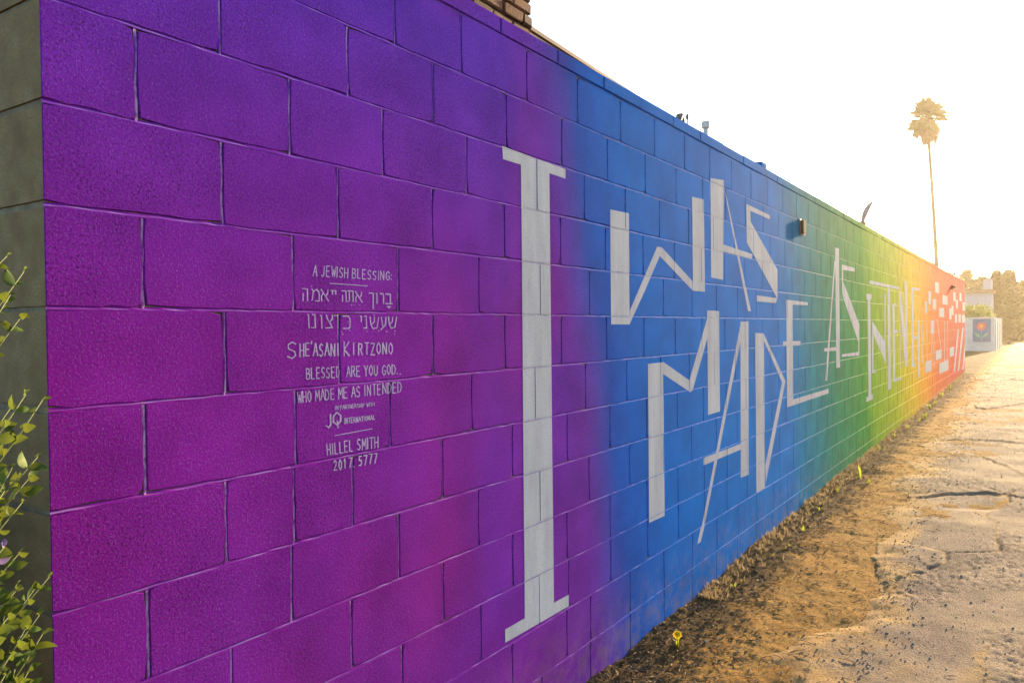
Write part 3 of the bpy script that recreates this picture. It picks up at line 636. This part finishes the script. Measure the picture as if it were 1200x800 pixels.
# dish seen edge-on
p = at(1009, 262, 20.8)
dsh = thing('satellite_dish', 'curved dish seen edge-on above the green wall top', 'satellite dish', loc=(p.x, p.y, G0+1.84)); zc = p.z-(G0+1.84)
mb = MB()
V = []; F = []; RG, N = 5, 18; up = Vector((-.45, .28, .85)).normalized()
top = at(1020, 238, 20.8)-p; ctr = Vector((0, 0, zc))+top*.55; axis = top.normalized()
view = (p-EYE).normalized(); nrm = axis.cross(view).normalized(); nrm = nrm*(1 if nrm.dot(R2) > 0 else -1); oth = axis.cross(nrm); rad = top.length*.60
for i in range(RG+1):
    r = rad*i/RG
    for k in range(N): a = 2*math.pi*k/N; V.append(ctr+axis*(r*math.cos(a))+oth*(r*math.sin(a))*.8+nrm*((.32*(r/rad)**2-.18)*rad))
for i in range(RG):
    for k in range(N): F.append((i*N+k, i*N+(k+1) % N, (i+1)*N+(k+1) % N, (i+1)*N+k))
mb.add(V, F); V2 = [v-nrm*.02 for v in V]; mb.add(V2, [f[::-1] for f in F]); mb.build('reflector', simple('dusty_pink_dish', (.34, .22, .20), .6, .3), dsh, True)
mb = MB(); mb.tube([(0, 0, 0), (0, 0, zc-.05)], .025, 8); mb.build('mast', METAL, dsh)
mb = MB(); b0 = Vector((0, 0, zc))+nrm*.04; mb.ball(b0, (.085, .085, .10), 10); mb.build('mount', simple('rusty_mount', (.30, .15, .05), .7, .3), dsh, True)

# ================================================================== PLANTS
def leafmat(name, a, b, trans=.35, back=None):
    M = Mat(name, rough=.6, spec=.2)
    n = M.noise(30, 2); oi = M.n('ShaderNodeObjectInfo')
    c = M.ramp(M.math('ADD', M.math('MULTIPLY', n, .5), M.math('MULTIPLY', oi.outputs['Random'], .5)), [(.2, a), (.75, b)])
    M.color(c)
    tr = M.n('ShaderNodeBsdfTranslucent'); tc = M.mix(.5, c, back or tuple(min(1, x*2.2) for x in b)); M.l(tc, tr.inputs[0])
    mx = M.n('ShaderNodeMixShader'); mx.inputs[0].default_value = trans
    M.l(M.b.outputs[0], mx.inputs[1]); M.l(tr.outputs[0], mx.inputs[2])
    M.l(mx.outputs[0], M.t.nodes['Material Output'].inputs['Surface']); return M.m
BARK = simple('bark', (.13, .09, .06), .9, .1, .3, 20, .5, .01, 40)
TREEG = leafmat('tree_leaves', (.03, .05, .012), (.08, .095, .022)); HEDGEG = leafmat('hedge_leaves', (.06, .09, .02), (.16, .18, .04), .4)
CYPG = leafmat('dark_hedge_leaves', (.025, .042, .010), (.06, .075, .018), .25)
PALMG = leafmat('palm_green', (.06, .075, .02), (.16, .16, .04), .5); PALMD = leafmat('palm_dead', (.16, .085, .045), (.28, .17, .09), .2)
def crown(name, parent, mat, blobs, n, ls, seed):
    r = random.Random(seed); mb = MB()
    tot = sum(b[3]*b[4]*b[5] for b in blobs)
    for b in blobs:
        for _ in range(int(n*b[3]*b[4]*b[5]/tot)):
            while True:
                u = Vector((r.uniform(-1, 1), r.uniform(-1, 1), r.uniform(-1, 1)))
                if .35 < u.length < 1.08 - .25*r.random(): break
            c = Vector((b[0]+u.x*b[3], b[1]+u.y*b[4], b[2]+u.z*b[5])); s = ls*r.uniform(.5, 1.3)
            a = Vector((r.gauss(0, 1), r.gauss(0, 1), r.gauss(0, 1))).normalized(); t = a.orthogonal().normalized(); q = a.cross(t)
            mb.add([c-t*s*.5, c+q*s*.35, c+t*s*.6, c-q*s*.3], [(0, 1, 2, 3)])
    return mb.build(name, mat, parent)
def tree(name, label, cat, px, Z, top, base_h, wid, mat, seed, group=None, n=2600, ls=.28, depth=None, column=False):
    b = at(px, 377, Z); g = float(grade(np.array(b.y))); t = thing(name, label, cat, group, (b.x, b.y, g-.02))
    r = random.Random(seed); Ht = EYE.z+(377-top)/f_*Z-g; W = wid/f_*Z/2; cz = base_h+(Ht-base_h)/2
    mb = MB(); pts = [(0, 0, 0)]
    for i in range(1, 5): pts.append((r.uniform(-.06, .06)*W, r.uniform(-.06, .06)*W, Ht*.75*i/4))
    mb.tube(pts, [.07*W+.08, .06*W+.06, .05*W+.05, .04, .02], 8); 
    for i in range(5):
        a = r.uniform(0, 6.28); z0 = Ht*r.uniform(.3, .55); e = Vector((math.cos(a)*W*.65, math.sin(a)*W*.65, z0+Ht*.25)); mb.tube([(0, 0, z0), e*.5+Vector((0, 0, z0*.5+.1)), e], [.05, .035, .015], 6)
    mb.build('trunk', BARK, t, True)
    bl = [(0, 0, cz, W*.7, (depth or W)*.7, (Ht-base_h)/2*.92)]
    for i in range(9):
        a = r.uniform(0, 6.28); k = r.uniform(.3, .75); zz = base_h+(Ht-base_h)*r.uniform(.15, .88); q = r.uniform(.22, .42)*W
        bl.append((math.cos(a)*W*k, math.sin(a)*(depth or W)*k, zz, q, q, q*r.uniform(.7, 1.3)))
    if column: bl = [(r.uniform(-.15, .15)*W, r.uniform(-.15, .15)*W, Ht*(i+.5)/7, W*(1.0 if i < 5 else 1.15-.16*(i-3))*r.uniform(.85, 1.05), W*.9, Ht/9) for i in range(7)]
    crown('crown', t, mat, bl, n, ls, seed); return t
# palm
pb = at(1101.5, 377, 60); pt = at(1086.5, 141, 60); gz = .26
palm = thing('palm_tree', 'tall slender fan palm with a skirt of dead fronds, hazy in the sun', 'palm tree', loc=(pb.x, pb.y, gz))
tv = pt-Vector((pb.x, pb.y, gz)); mb = MB()
pts = [tv*t+Vector((.08*math.sin(math.pi*t), 0, 0)) for t in np.linspace(0, 1, 16)]
mb.tube(pts, list(np.interp(np.linspace(0, 1, 16), [0, .05, .5, 1], [.26, .17, .13, .10])), 10); mb.build('trunk', BARK, palm, True)
def frond_mesh(mat, droop):
    mb = MB(); mb.tube([(0, 0, 0), (.35, 0, .03), (.75, 0, 0)], [.03, .022, .018], 5); n = 19
    for i in range(n):
        a = R(-95+190*i/(n-1)); ln = random.uniform(.45, .85); d = Vector((math.cos(a), math.sin(a), 0)); s = Vector((-math.sin(a), math.cos(a), 0))
        b0 = Vector((.72, 0, 0)); m1 = b0+d*ln*.55+Vector((0, 0, -.03)); e = b0+d*ln+Vector((0, 0, -droop*random.uniform(.2, .5)))
        mb.add([b0, m1-s*.028, e, m1+s*.028], [(0, 1, 2), (0, 2, 3)])
    return mb.mesh('frond', mat)
fg = [frond_mesh(PALMG, .6) for _ in range(3)]; fd = [frond_mesh(PALMD, 1.0) for _ in range(3)]
top = tv+Vector((0, 0, .10))
for i in range(64):
    el = R(random.choice([85, 72, 62, 52, 42, 32, 20, 8, -5, -18, -30, -42])+random.uniform(-8, 8)); az = i*2.399+random.uniform(-.2, .2)
    o = link('frond', random.choice(fg), palm); o.location = top; o.rotation_euler = (random.uniform(-.3, .3), -el, az); k = random.choice([.7, .9, 1.05, 1.15, 1.25])*random.uniform(.92, 1.05); o.scale = (k, k, k)
for i in range(48):
    el = R(random.uniform(-88, -48)); az = i*2.399; o = link('dead_frond', random.choice(fd), palm); o.location = tv+Vector((0, 0, random.uniform(-.35, .75))); o.rotation_euler = (random.uniform(-.5, .5), -el, az); k = random.uniform(.9, 1.3); o.scale = (k, k*.7, k)

tree('broadleaf_tree', 'small leafy tree at the foot of the palm above the wall end', 'tree', 1091, 62, 300, 2.2, 24, TREEG, 3, n=1500)
BT = 'hazy trees beyond the low white wall'
tree('broadleaf_tree', 'hazy tree right behind the red end of the wall', 'tree', 1112, 70, 313, 1.5, 36, TREEG, 4, BT)
tree('broadleaf_tree', 'hazy round tree above the low house roof', 'tree', 1131, 72, 311, 1.5, 34, TREEG, 5, BT)
tree('broadleaf_tree', 'hazy tree between the house and the dark tall hedge', 'tree', 1151, 72, 316, 1.5, 32, TREEG, 6, BT)
tree('tall_hedge_shrub', 'tall dark clipped shrub beside the low white wall', 'shrub', 1169, 54, 318, .3, 20, CYPG, 8, 'tall dark hedge shrubs', 6500, .24, column=True)
tree('tall_hedge_shrub', 'tall dark clipped shrub second from the low white wall', 'shrub', 1184, 56, 318, .3, 22, CYPG, 9, 'tall dark hedge shrubs', 6500, .24, column=True)
tree('tall_hedge_shrub', 'tall dark shrub at the right edge of the view', 'shrub', 1203, 60, 328, .9, 26, CYPG, 10, 'tall dark hedge shrubs', 6500, .26, column=True)
tree('broadleaf_tree', 'distant pale tree beyond the end of the alley', 'tree', 1200, 110, 352, .8, 60, TREEG, 11, BT)

# low white wall with a flower panel, hedge on top, pale house behind
GW = .26
lw = thing('low_white_wall', 'low whitewashed block wall with a flower panel at the alley bend', 'wall', loc=(.04, 41.3, GW))
hW = EYE.z+(377-371.5)/f_*36-GW
mb = MB(); mb.box(-6, 0, -.2, 0, .2, hW); mb.build('front_wall', LOWW, lw)
mb = MB(); mb.box(-.2, .2, -.2, .003, 9.5, hW-.004); 
for i in range(4): mb.box(-.005, .6+i*2.3, -.2, .05, .95+i*2.3, hW+.03)
mb.build('side_wall', LOWW, lw)
mb = MB(); mb.bevbox(-6, -.04, hW, .04, .24, hW+.05, .01); mb.build('coping', LOWW, lw)
P0 = at(1140, 373.6, 36.2); P1 = at(1161.5, 400, 36.2); x0 = P0.x-.04; x1 = P1.x-.04; za = P1.z-GW; zb = P0.z-GW; cx = (x0+x1)/2; wq = x1-x0; hq = zb-za
def flat(name, col): return simple(name, col, .7, .3, .12, 20, 0)
mb = MB(); mb.bevbox(x0, -.035, za, x1, -.002, zb, .006); fp = mb.build('flower_panel', flat('teal_panel', (.03, .13, .27)), lw)
fc = Vector((cx-.02, -.036, za+hq*.68)); mb = MB()
for k in range(11):
    a = 2*math.pi*k/11; d = Vector((math.cos(a), 0, math.sin(a))); s = Vector((-d.z, 0, d.x)); r = wq*.30; y = Vector((0, -.002*(k % 2)-.002, 0))
    mb.add([fc+y, fc+d*r*.6+s*r*.27+y, fc+d*r+s*r*.1+y, fc+d*r-s*r*.1+y, fc+d*r*.6-s*r*.27+y], [(0, 4, 3, 2, 1)])
mb.build('petals', flat('coral_petal', (.68, .12, .13)), fp)
mb = MB(); mb.tube([fc+Vector((0, 0, 0)), fc+Vector((0, -.012, 0))], wq*.11, 16); mb.build('flower_centre', flat('orange_centre', (.80, .38, .05)), fp)
mb = MB(); G = Vector((0, -.0385, 0)); bx = fc.x
mb.add([(bx-.012, -.0385, fc.z-wq*.3), (bx+.012, -.0385, fc.z-wq*.3), (bx+.04, -.0385, za+.03), (bx+.012, -.0385, za+.03)], [(0, 3, 2, 1)])
for sg in (-1, 1):
    b = Vector((bx+.02, -.0395, za+hq*.16)); e = Vector((bx+sg*wq*.42, -.0395, za+hq*.40)); d = e-b; s = Vector((-d.z, 0, d.x))*.17
    mb.add([b, b+d*.5+s, e, b+d*.5-s], [(0, 1, 2, 3)])
mb.build('stem_and_leaves', flat('green_stem', (.16, .42, .26)), fp)
hd = thing('clipped_hedge', 'bright clipped hedge standing behind the low white wall', 'hedge', loc=(.0, 41.6, GW))
hh = EYE.z+(377-352.5)/f_*38-GW; bl = []
rr = random.Random(2)
for i in range(16): bl.append((-.55-rr.uniform(0, 3.4), .5+rr.uniform(0, 5), hh-.55+rr.uniform(-.04, .04), .6, .8, .52))
crown('foliage', hd, HEDGEG, bl, 6500, .13, 4)
mb = MB()
for i in range(5): mb.tube([(-.6-i*.7, .7, 0), (-.62-i*.7, .75, hh*.7)], [.04, .02], 6)
mb.build('stems', BARK, hd)
hs = at(1134, 377, 52); ho = thing('pale_house', 'pale lilac house with a flat roof behind the clipped hedge', 'house', loc=(hs.x-2, hs.y, GW))
def hz(py): return EYE.z+(377-py)/f_*52-GW
xr = at(1163, 377, 52).x-hs.x+2; xl = 0
mb = MB(); mb.box(xl, 0, 0, xr, 7, hz(342)); mb.build('wall', HOUSEW, ho)
mb = MB(); mb.box(xl-.1, -.25, hz(342)+.002, xr+.12, 7.1, hz(338.5)); mb.build('roof_fascia', simple('tan_fascia', (.34, .2, .1), .8, .2), ho)
xa = at(1152, 377, 52).x-hs.x+2
mb = MB(); mb.box(xa, .4, hz(338.5)+.004, xr-.05, 5, hz(326)); mb.build('upper_storey', HOUSEW, ho)
mb = MB(); mb.box(xa-.1, .3, hz(326)+.002, xr+.02, 5.1, hz(325)); mb.build('upper_roof', ROOFM, ho)
wf = MB().box(xr-1.35, -.05, 1.2, xr-.55, .03, 2.1).build('window_frame', STUCCO, ho); MB().box(xr-1.28, -.06, 1.27, xr-.62, -.045, 2.03).build('pane', simple('dark_glass', (.05, .06, .07), .1, .6, .05, 3, 0), wf)

# twig on the wall top
p = on_x(983, 252, -.08)
tw = thing('wall_top_sprig', 'tiny dry sprig growing on top of the green wall', 'plant', loc=(-.08, p.y, ZTOP-.003))
mb = MB()
for i in range(5):
    a = random.uniform(0, 6.28); e = Vector((math.cos(a)*.03, math.sin(a)*.05, .05+.06*random.random())); mb.tube([(0, 0, 0), e*.5+Vector((0, 0, .01)), e], [.003, .002, .001], 4)
    mb.add([e, e+Vector((.01, .012, .01)), e+Vector((0, .02, .018)), e+Vector((-.008, .01, .012))], [(0, 1, 2, 3)])
mb.build('stem', BARK, tw)

# ---- weeds and litter along the wall foot
WEED = leafmat('weed_leaf', (.10, .16, .02), (.26, .30, .03), .5, (.6, .6, .05)); DRY = leafmat('dry_grass', (.16, .11, .05), (.34, .25, .12), .3)
LIT = Mat('dead_leaf', (.12, .07, .035), .85, .15); oi = LIT.noise(11, 3); LIT.color(LIT.ramp(oi, [(.35, (.045, .03, .02)), (.55, (.14, .085, .04)), (.7, (.30, .20, .10))])); LIT = LIT.m
def gh(x, y): return float(max(dirt_h(np.array([[x]]), np.array([[y]]))[0, 0], road_h(np.array([[x]]), np.array([[y]]))[0, 0]))
def blade(mb, b, d, h, w_, bend):
    s = Vector((-d.y, d.x, 0)).normalized()*w_; p1 = b+Vector((0, 0, h*.55))+d*bend*.3; p2 = b+Vector((0, 0, h*.9))+d*bend
    mb.add([b-s, b+s, p1+s*.8, p1-s*.8, p2], [(0, 1, 2, 3), (3, 2, 4)])
def weed(px, py, hpx, label, mat=WEED, n=9, flower=False, wide=.5, name='weed', cat='weed'):
    q = on_z(px, py, float(grade(np.array(3.)))) 
    for _ in range(4): q = on_z(px, py, gh(max(q.x, .012), q.y))
    x, y = max(q.x, .02), q.y; Z = (q-EYE).dot(FW); h = hpx/f_*Z
    t = thing(name, label, cat, loc=(x, y, gh(x, y)-.004)); mb = MB()
    for i in range(n):
        a = random.uniform(0, 6.28); d = Vector((math.cos(a), math.sin(a), 0)); blade(mb, d*h*.06, d, h*random.uniform(.6, 1.1), h*random.uniform(.035, .08), h*random.uniform(.1, wide))
    mb.build('leaves', mat, t)
    if flower:
        mb = MB(); mb.tube([(0, 0, 0), (.004, 0, h*.5), (0, .004, h)], .0018, 5); mb.build('stem', WEED, t)
        mb = MB()
        for k in range(26):
            a = k*2.4; rr_ = h*.22*math.sqrt((k+1)/26); c = Vector((math.cos(a)*rr_, math.sin(a)*rr_, h+.006-.4*rr_)); d = Vector((math.cos(a), math.sin(a), -.3)); s = Vector((-d.y, d.x, 0))*.004
            mb.add([c*1-d*.006-s, c-d*.006+s, c+d*.010+s*.8, c+d*.010-s*.8], [(0, 1, 2, 3)])
        mb.v = [tuple(Vector((0, 0, h)) + Matrix.Rotation(.9, 3, Vector((1, .35, 0))) @ (Vector(v)-Vector((0, 0, h)))) for v in mb.v]; mb.build('flower', leafmat('yellow_flower', (.55, .38, .01), (.70, .50, .02), .4, (.6, .42, .02)), t)
weed(794, 757, 14, 'yellow dandelion flower on the dirt near the blue wall', flower=True, n=6, name='dandelion', cat='flower')
weed(1007, 560, 20, 'upright green weed at the foot of the green wall', n=5, wide=.2)
weed(1018, 566, 8, 'flat yellow-green weed just right of the upright weed', n=9, wide=1.1)
weed(982, 576, 9, 'small weed left of the upright weed by the wall', n=7)
weed(941, 622, 9, 'small yellow-green weed below the blue wall', n=8, wide=.9)
weed(1084, 490, 9, 'bright weed tuft at the foot of the yellow wall', n=14, wide=1.0)
weed(1090, 479, 8, 'bright weed tuft further along by the orange wall', n=14, wide=1.0)
weed(1096, 474, 6, 'small weed at the foot of the red wall', n=10, wide=1.0)
weed(1030, 527, 7, 'low weed at the foot of the lime wall', n=9, wide=1.0)
weed(925, 640, 6, 'tiny weed in the shade below the blue wall', n=7)
rw = random.Random(31)
for i, (px, py, words) in enumerate([(905, 652, 'small leafy weed in the shade under the blue wall'), (960, 600, 'low leafy weed where the blue paint turns green'), (1048, 512, 'straggly weed at the foot of the yellow-green wall'), (1064, 502, 'bright low weed below the yellow paint'), (1077, 494, 'short weed below the gold paint'), (1104, 465, 'small yellow weed below the coral paint'), (1113, 456, 'tiny weed near the far red end of the wall'), (860, 690, 'limp dry-green weed by the blue wall foot')]):
    weed(px, py, rw.uniform(6, 11), words, n=rw.randint(8, 14), wide=rw.uniform(.6, 1.2))
def scatter(name, label, n, fn, mat, seed, kind='stuff'):
    r = random.Random(seed); mb = MB()
    for i in range(n): fn(mb, r)
    o = mb.build(name, mat); tag(o, label, kind=kind); return o
Yr = np.linspace(1.9, 24, 500)
def ry(r, a=2.0, b=24, k=2.0): 
    u = r.random()**k; return a+(b-a)*u
def H2(x, y): return gh(x, y)
# batch heights for speed
def make_scatter(name, label, n, mat, seed, xf, shape, ya=2.0, yb=23.5, k=2.2, patch=False):
    r = random.Random(seed); ys_ = [ry(r, ya, yb, k) for _ in range(n)]; xs_ = [xf(r, y) for y in ys_]
    if patch:
        keep = vnoise(np.array(xs_), np.array(ys_), 1.9, 41) > .46+.0*n; keep |= np.array([r.random() < .10 for _ in xs_]); xs_ = [a for a, q in zip(xs_, keep) if q]; ys_ = [a for a, q in zip(ys_, keep) if q]
    X = np.array(xs_)[None]; Y = np.array(ys_)[None]; Z = np.maximum(dirt_h(X, Y), road_h(X, Y))[0]; mb = MB()
    for x, y, z in zip(xs_, ys_, Z): shape(mb, r, x, y, float(z))
    return tag(mb.build(name, mat), label, kind='stuff')
def leaf_shape(mb, r, x, y, z):
    s = r.uniform(.005, .018); a = r.uniform(0, 6.28); t = Vector((math.cos(a), math.sin(a), r.uniform(-.5, .5))).normalized(); q = Vector((-math.sin(a), math.cos(a), r.uniform(-.6, .6))).normalized()
    c = Vector((x, y, z+s*.35)); mb.add([c-t*s, c+q*s*.42+Vector((0, 0, s*.2)), c+t*s*1.1, c-q*s*.4+Vector((0, 0, s*.25))], [(0, 1, 2, 3)])
def twig_shape(mb, r, x, y, z):
    ln = r.uniform(.02, .10); a = r.uniform(0, 6.28); d = Vector((math.cos(a), math.sin(a), r.uniform(-.08, .12))); c = Vector((x, y, z+.004))
    mb.tube([c-d*ln*.5, c+Vector((0, 0, .003)), c+d*ln*.5], [.0012, .002, .001], 4)
def stone_shape(mb, r, x, y, z):
    s = r.choice([.0015, .002, .002, .003, .004, .005])*r.uniform(.7, 1.3); mb.ball((x, y, z+s*.3), (s*r.uniform(.8, 1.4), s*r.uniform(.8, 1.4), s*.8), 6, 0, .25)
def grass_shape(mb, r, x, y, z):
    for _ in range(5):
        a = r.uniform(0, 6.28); blade(mb, Vector((x, y, z-.003)), Vector((math.cos(a), math.sin(a), 0)), r.uniform(.015, .06), r.uniform(.0012, .0025), r.uniform(.01, .06))
make_scatter('leaf_litter', 'dead leaves and crumbs along the foot of the painted wall', 5200, LIT, 1, lambda r, y: abs(r.gauss(0, .20))+.008, leaf_shape)
make_scatter('litter_twigs', 'scattered twigs and dry stalks on the dirt strip', 1300, simple('twig', (.16, .10, .06), .9, .1), 2, lambda r, y: abs(r.gauss(0, .45))+.01, twig_shape)
make_scatter('gravel', 'loose pebbles on the dirt and broken asphalt', 2600, simple('pebbles', (.30, .25, .19), .85, .2, .5, 3, 0), 3, lambda r, y: min(1.7, abs(r.gauss(.65, .5))+.01), stone_shape, k=2.4)
def grit_shape(mb, r, x, y, z):
    s = r.uniform(.0012, .0034)*(1+.10*y); c = Vector((x, y, z)); P = [c+Vector(q)*s*r.uniform(.7, 1.3) for q in ((1, 0, 0), (0, 1, 0), (-1, 0, 0), (0, -1, 0), (0, 0, .5))]
    mb.add(P, [(0, 1, 4), (1, 2, 4), (2, 3, 4), (3, 0, 4)])
make_scatter('aggregate', 'coarse stones standing out of the worn asphalt', 8000, simple('aggregate', (.30, .22, .16), .9, .05, .6, 45, 0), 8, lambda r, y: float(edge_x(y))+.05+abs(r.gauss(0, .55)), grit_shape, yb=14, k=1.8, patch=True)
make_scatter('dirt_crumbs', 'crumbs of dry soil on the dirt strip', 5000, simple('soil_crumb', (.30, .19, .08), .95, .02, .5, 30, 0), 9, lambda r, y: r.uniform(.01, .95), grit_shape, yb=12, k=1.8)
make_scatter('dry_grass', 'dry grass wisps at the foot of the wall', 900, DRY, 4, lambda r, y: abs(r.gauss(0, .07))+.008, grass_shape, ya=3.5, k=1.5)
make_scatter('dark_rubble', 'dark asphalt crumbs along the ragged pavement edge', 700, simple('asphalt_crumb', (.30, .23, .17), .9, .2, .3, 3, 0), 5, lambda r, y: float(edge_x(y))+.25+r.gauss(0, .07), lambda mb, r, x, y, z: mb.ball((x, y, z+.002), (r.uniform(.002, .007), r.uniform(.002, .007), r.uniform(.001, .004)), 6, 0, .3), k=2.6)

# ---- boxwood shrub at the near corner
BOX = leafmat('boxwood_leaf', (.020, .050, .008), (.085, .135, .018), .30, (.26, .28, .035))
sh = thing('boxwood_shrub', 'glossy green leafy shrub at the near corner of the purple wall', 'shrub', loc=(.25, -.30, 0))
PLF = leafmat('purple_reflection_leaf', (.10, .06, .16), (.20, .14, .30), .3, (.3, .2, .5))  # boxwood leaves with a purple reflection painted into their colour
def leaf_mesh(BOX=BOX):
    mb = MB(); n = 6; V = []; F = []
    for i in range(n+1):
        t = i/n; w2 = .60*math.sin(math.pi*min(1, t**.8))**.75*.5+.008; z = .12*math.sin(math.pi*t)-.14*t*t
        V += [(t, -w2, z+.05), (t, 0, z), (t, w2, z+.05)]
    for i in range(n):
        for c in range(2): F.append((i*3+c, i*3+c+1, i*3+c+4, i*3+c+3))
    mb.add(V, F); return mb.mesh('leaf', BOX, True)
lm = [leaf_mesh() for _ in range(3)]; lmp = [leaf_mesh(PLF)]
r = random.Random(12); base = Vector(sh.location); nl = 0
def sprig(p_end, p_root, nleaf, size, purple=False):
    global nl
    mid = (p_end+p_root)/2+Vector((0, 0, -.05)); pts = []
    for t in np.linspace(0, 1, 7): pts.append(p_root*(1-t)**2+mid*2*t*(1-t)+p_end*t*t)
    MB().tube([q-base for q in pts], [.0035, .003, .0027, .0024, .002, .0016, .001], 6).build('stem', BARK_G, sh, True)
    for i in range(nleaf):
        t = 1-.50*(i//2)/(nleaf/2); q = p_root*(1-t)**2+mid*2*t*(1-t)+p_end*t*t; tg = ((p_end-mid)*t+(mid-p_root)*(1-t)).normalized()
        sgn = 1 if i % 2 else -1; side = tg.cross(Vector((r.uniform(-.5, .5), r.uniform(-.5, .5), 1))).normalized(); side = (Matrix.Rotation((i//2)*1.57+r.uniform(-.4, .4), 3, tg) @ side)*sgn
        d = (tg*r.uniform(.5, 1.0)+side).normalized(); up_ = Vector((r.uniform(-.8, .9), -.8, r.uniform(-.3, 1.2))); up_ = (up_-d*up_.dot(d)).normalized()
        yv = up_.cross(d); Mx = Matrix((d, yv, up_)).transposed().to_4x4(); s = size*r.uniform(.7, 1.15)*(1 if i > 1 else .6); Mx = Matrix.Translation(q-base) @ Mx @ Matrix.Rotation(r.uniform(-.6, .6), 4, 'X') @ Matrix.Scale(s, 4)
        o = link('leaf', r.choice(lmp if purple else lm), sh); o.matrix_local = Mx; nl += 1
BARK_G = simple('green_twig', (.16, .17, .06), .7, .3)
tips = [(28, 318, 1.36), (12, 345, 1.32), (24, 372, 1.34), (8, 300, 1.4), (50, 468, 1.36), (30, 462, 1.30), (12, 478, 1.34), (44, 535, 1.34), (34, 560, 1.36), (14, 548, 1.3), (26, 588, 1.33), (5, 575, 1.28),
        (22, 648, 1.36), (5, 640, 1.3), (58, 675, 1.33), (40, 690, 1.35), (20, 690, 1.3), (46, 720, 1.34), (30, 735, 1.32), (10, 722, 1.28), (50, 742, 1.36), (14, 765, 1.3), (34, 785, 1.34), (6, 790, 1.25), (24, 800, 1.3), (44, 812, 1.34), (12, 700, 1.34), (-14, 330, 1.36), (-14, 380, 1.32), (-10, 430, 1.35), (-14, 500, 1.3), (-8, 520, 1.33), (-10, 610, 1.3), (-14, 670, 1.3), (-12, 760, 1.3), (-20, 720, 1.35), (0, 838, 1.3), (30, 850, 1.34)]
for px, py, Z in tips:
    e = at(px, py, Z); root = base+Vector((r.uniform(-.05, .05), r.uniform(-.05, .05), 0)); rt_ = e+(root-e)*.0+Vector((r.uniform(-.05, .0), -.10+r.uniform(-.04, .04), -.20+r.uniform(-.05, .05)))-R2*.10
    sprig(e, rt_, 13, r.uniform(.022, .037), (px, py) == (5, 640))
mb = MB()
for i in range(9):
    a = i*.7; mb.tube([Vector((0, 0, -.02)), Vector((math.cos(a)*.06-.03, math.sin(a)*.05-.02, .5)), Vector((math.cos(a)*.10-.10, math.sin(a)*.08-.08, 1.0+.6*r.random()))], [.012, .009, .004], 6)
mb.build('branches', BARK, sh, True)
shade_fol = [(-.28, -.42, .55, .36, .30, .75), (-.30, -.40, 1.05, .30, .26, .45), (-.62, -.45, .7, .40, .34, .95), (-.25, -.50, .15, .42, .30, .35), (-.55, -.95, .6, .5, .4, .95), (-.05, -.52, .35, .22, .20, .5)]  # unseen foliage added out of view to shade the bare wall end
tag(crown('foliage', sh, BOX, [(a-base.x, b-base.y, c, d, e, f) for a, b, c, d, e, f in shade_fol], 17000, .045, 6), kind='stuff')

# ================================================================== HAZE (sunlit sea air)
mb = MB(); mb.box(-70, -6, -1.2, 60, 135, 22)
hzb = mb.build('haze', None); hzb.data.materials.clear()
hm = bpy.data.materials.new('haze_air'); hm.use_nodes = True; nt = hm.node_tree; nt.nodes.remove(nt.nodes['Principled BSDF'])
pv = nt.nodes.new('ShaderNodeVolumePrincipled'); pv.inputs['Density'].default_value = HAZE_DENSITY; pv.inputs['Color'].default_value = (*HAZE_COL, 1); pv.inputs['Anisotropy'].default_value = HAZE_G
nt.links.new(pv.outputs[0], nt.nodes['Material Output'].inputs['Volume']); hzb.data.materials.append(hm)
tag(hzb, 'bright low-sun haze filling the alley', kind='stuff')
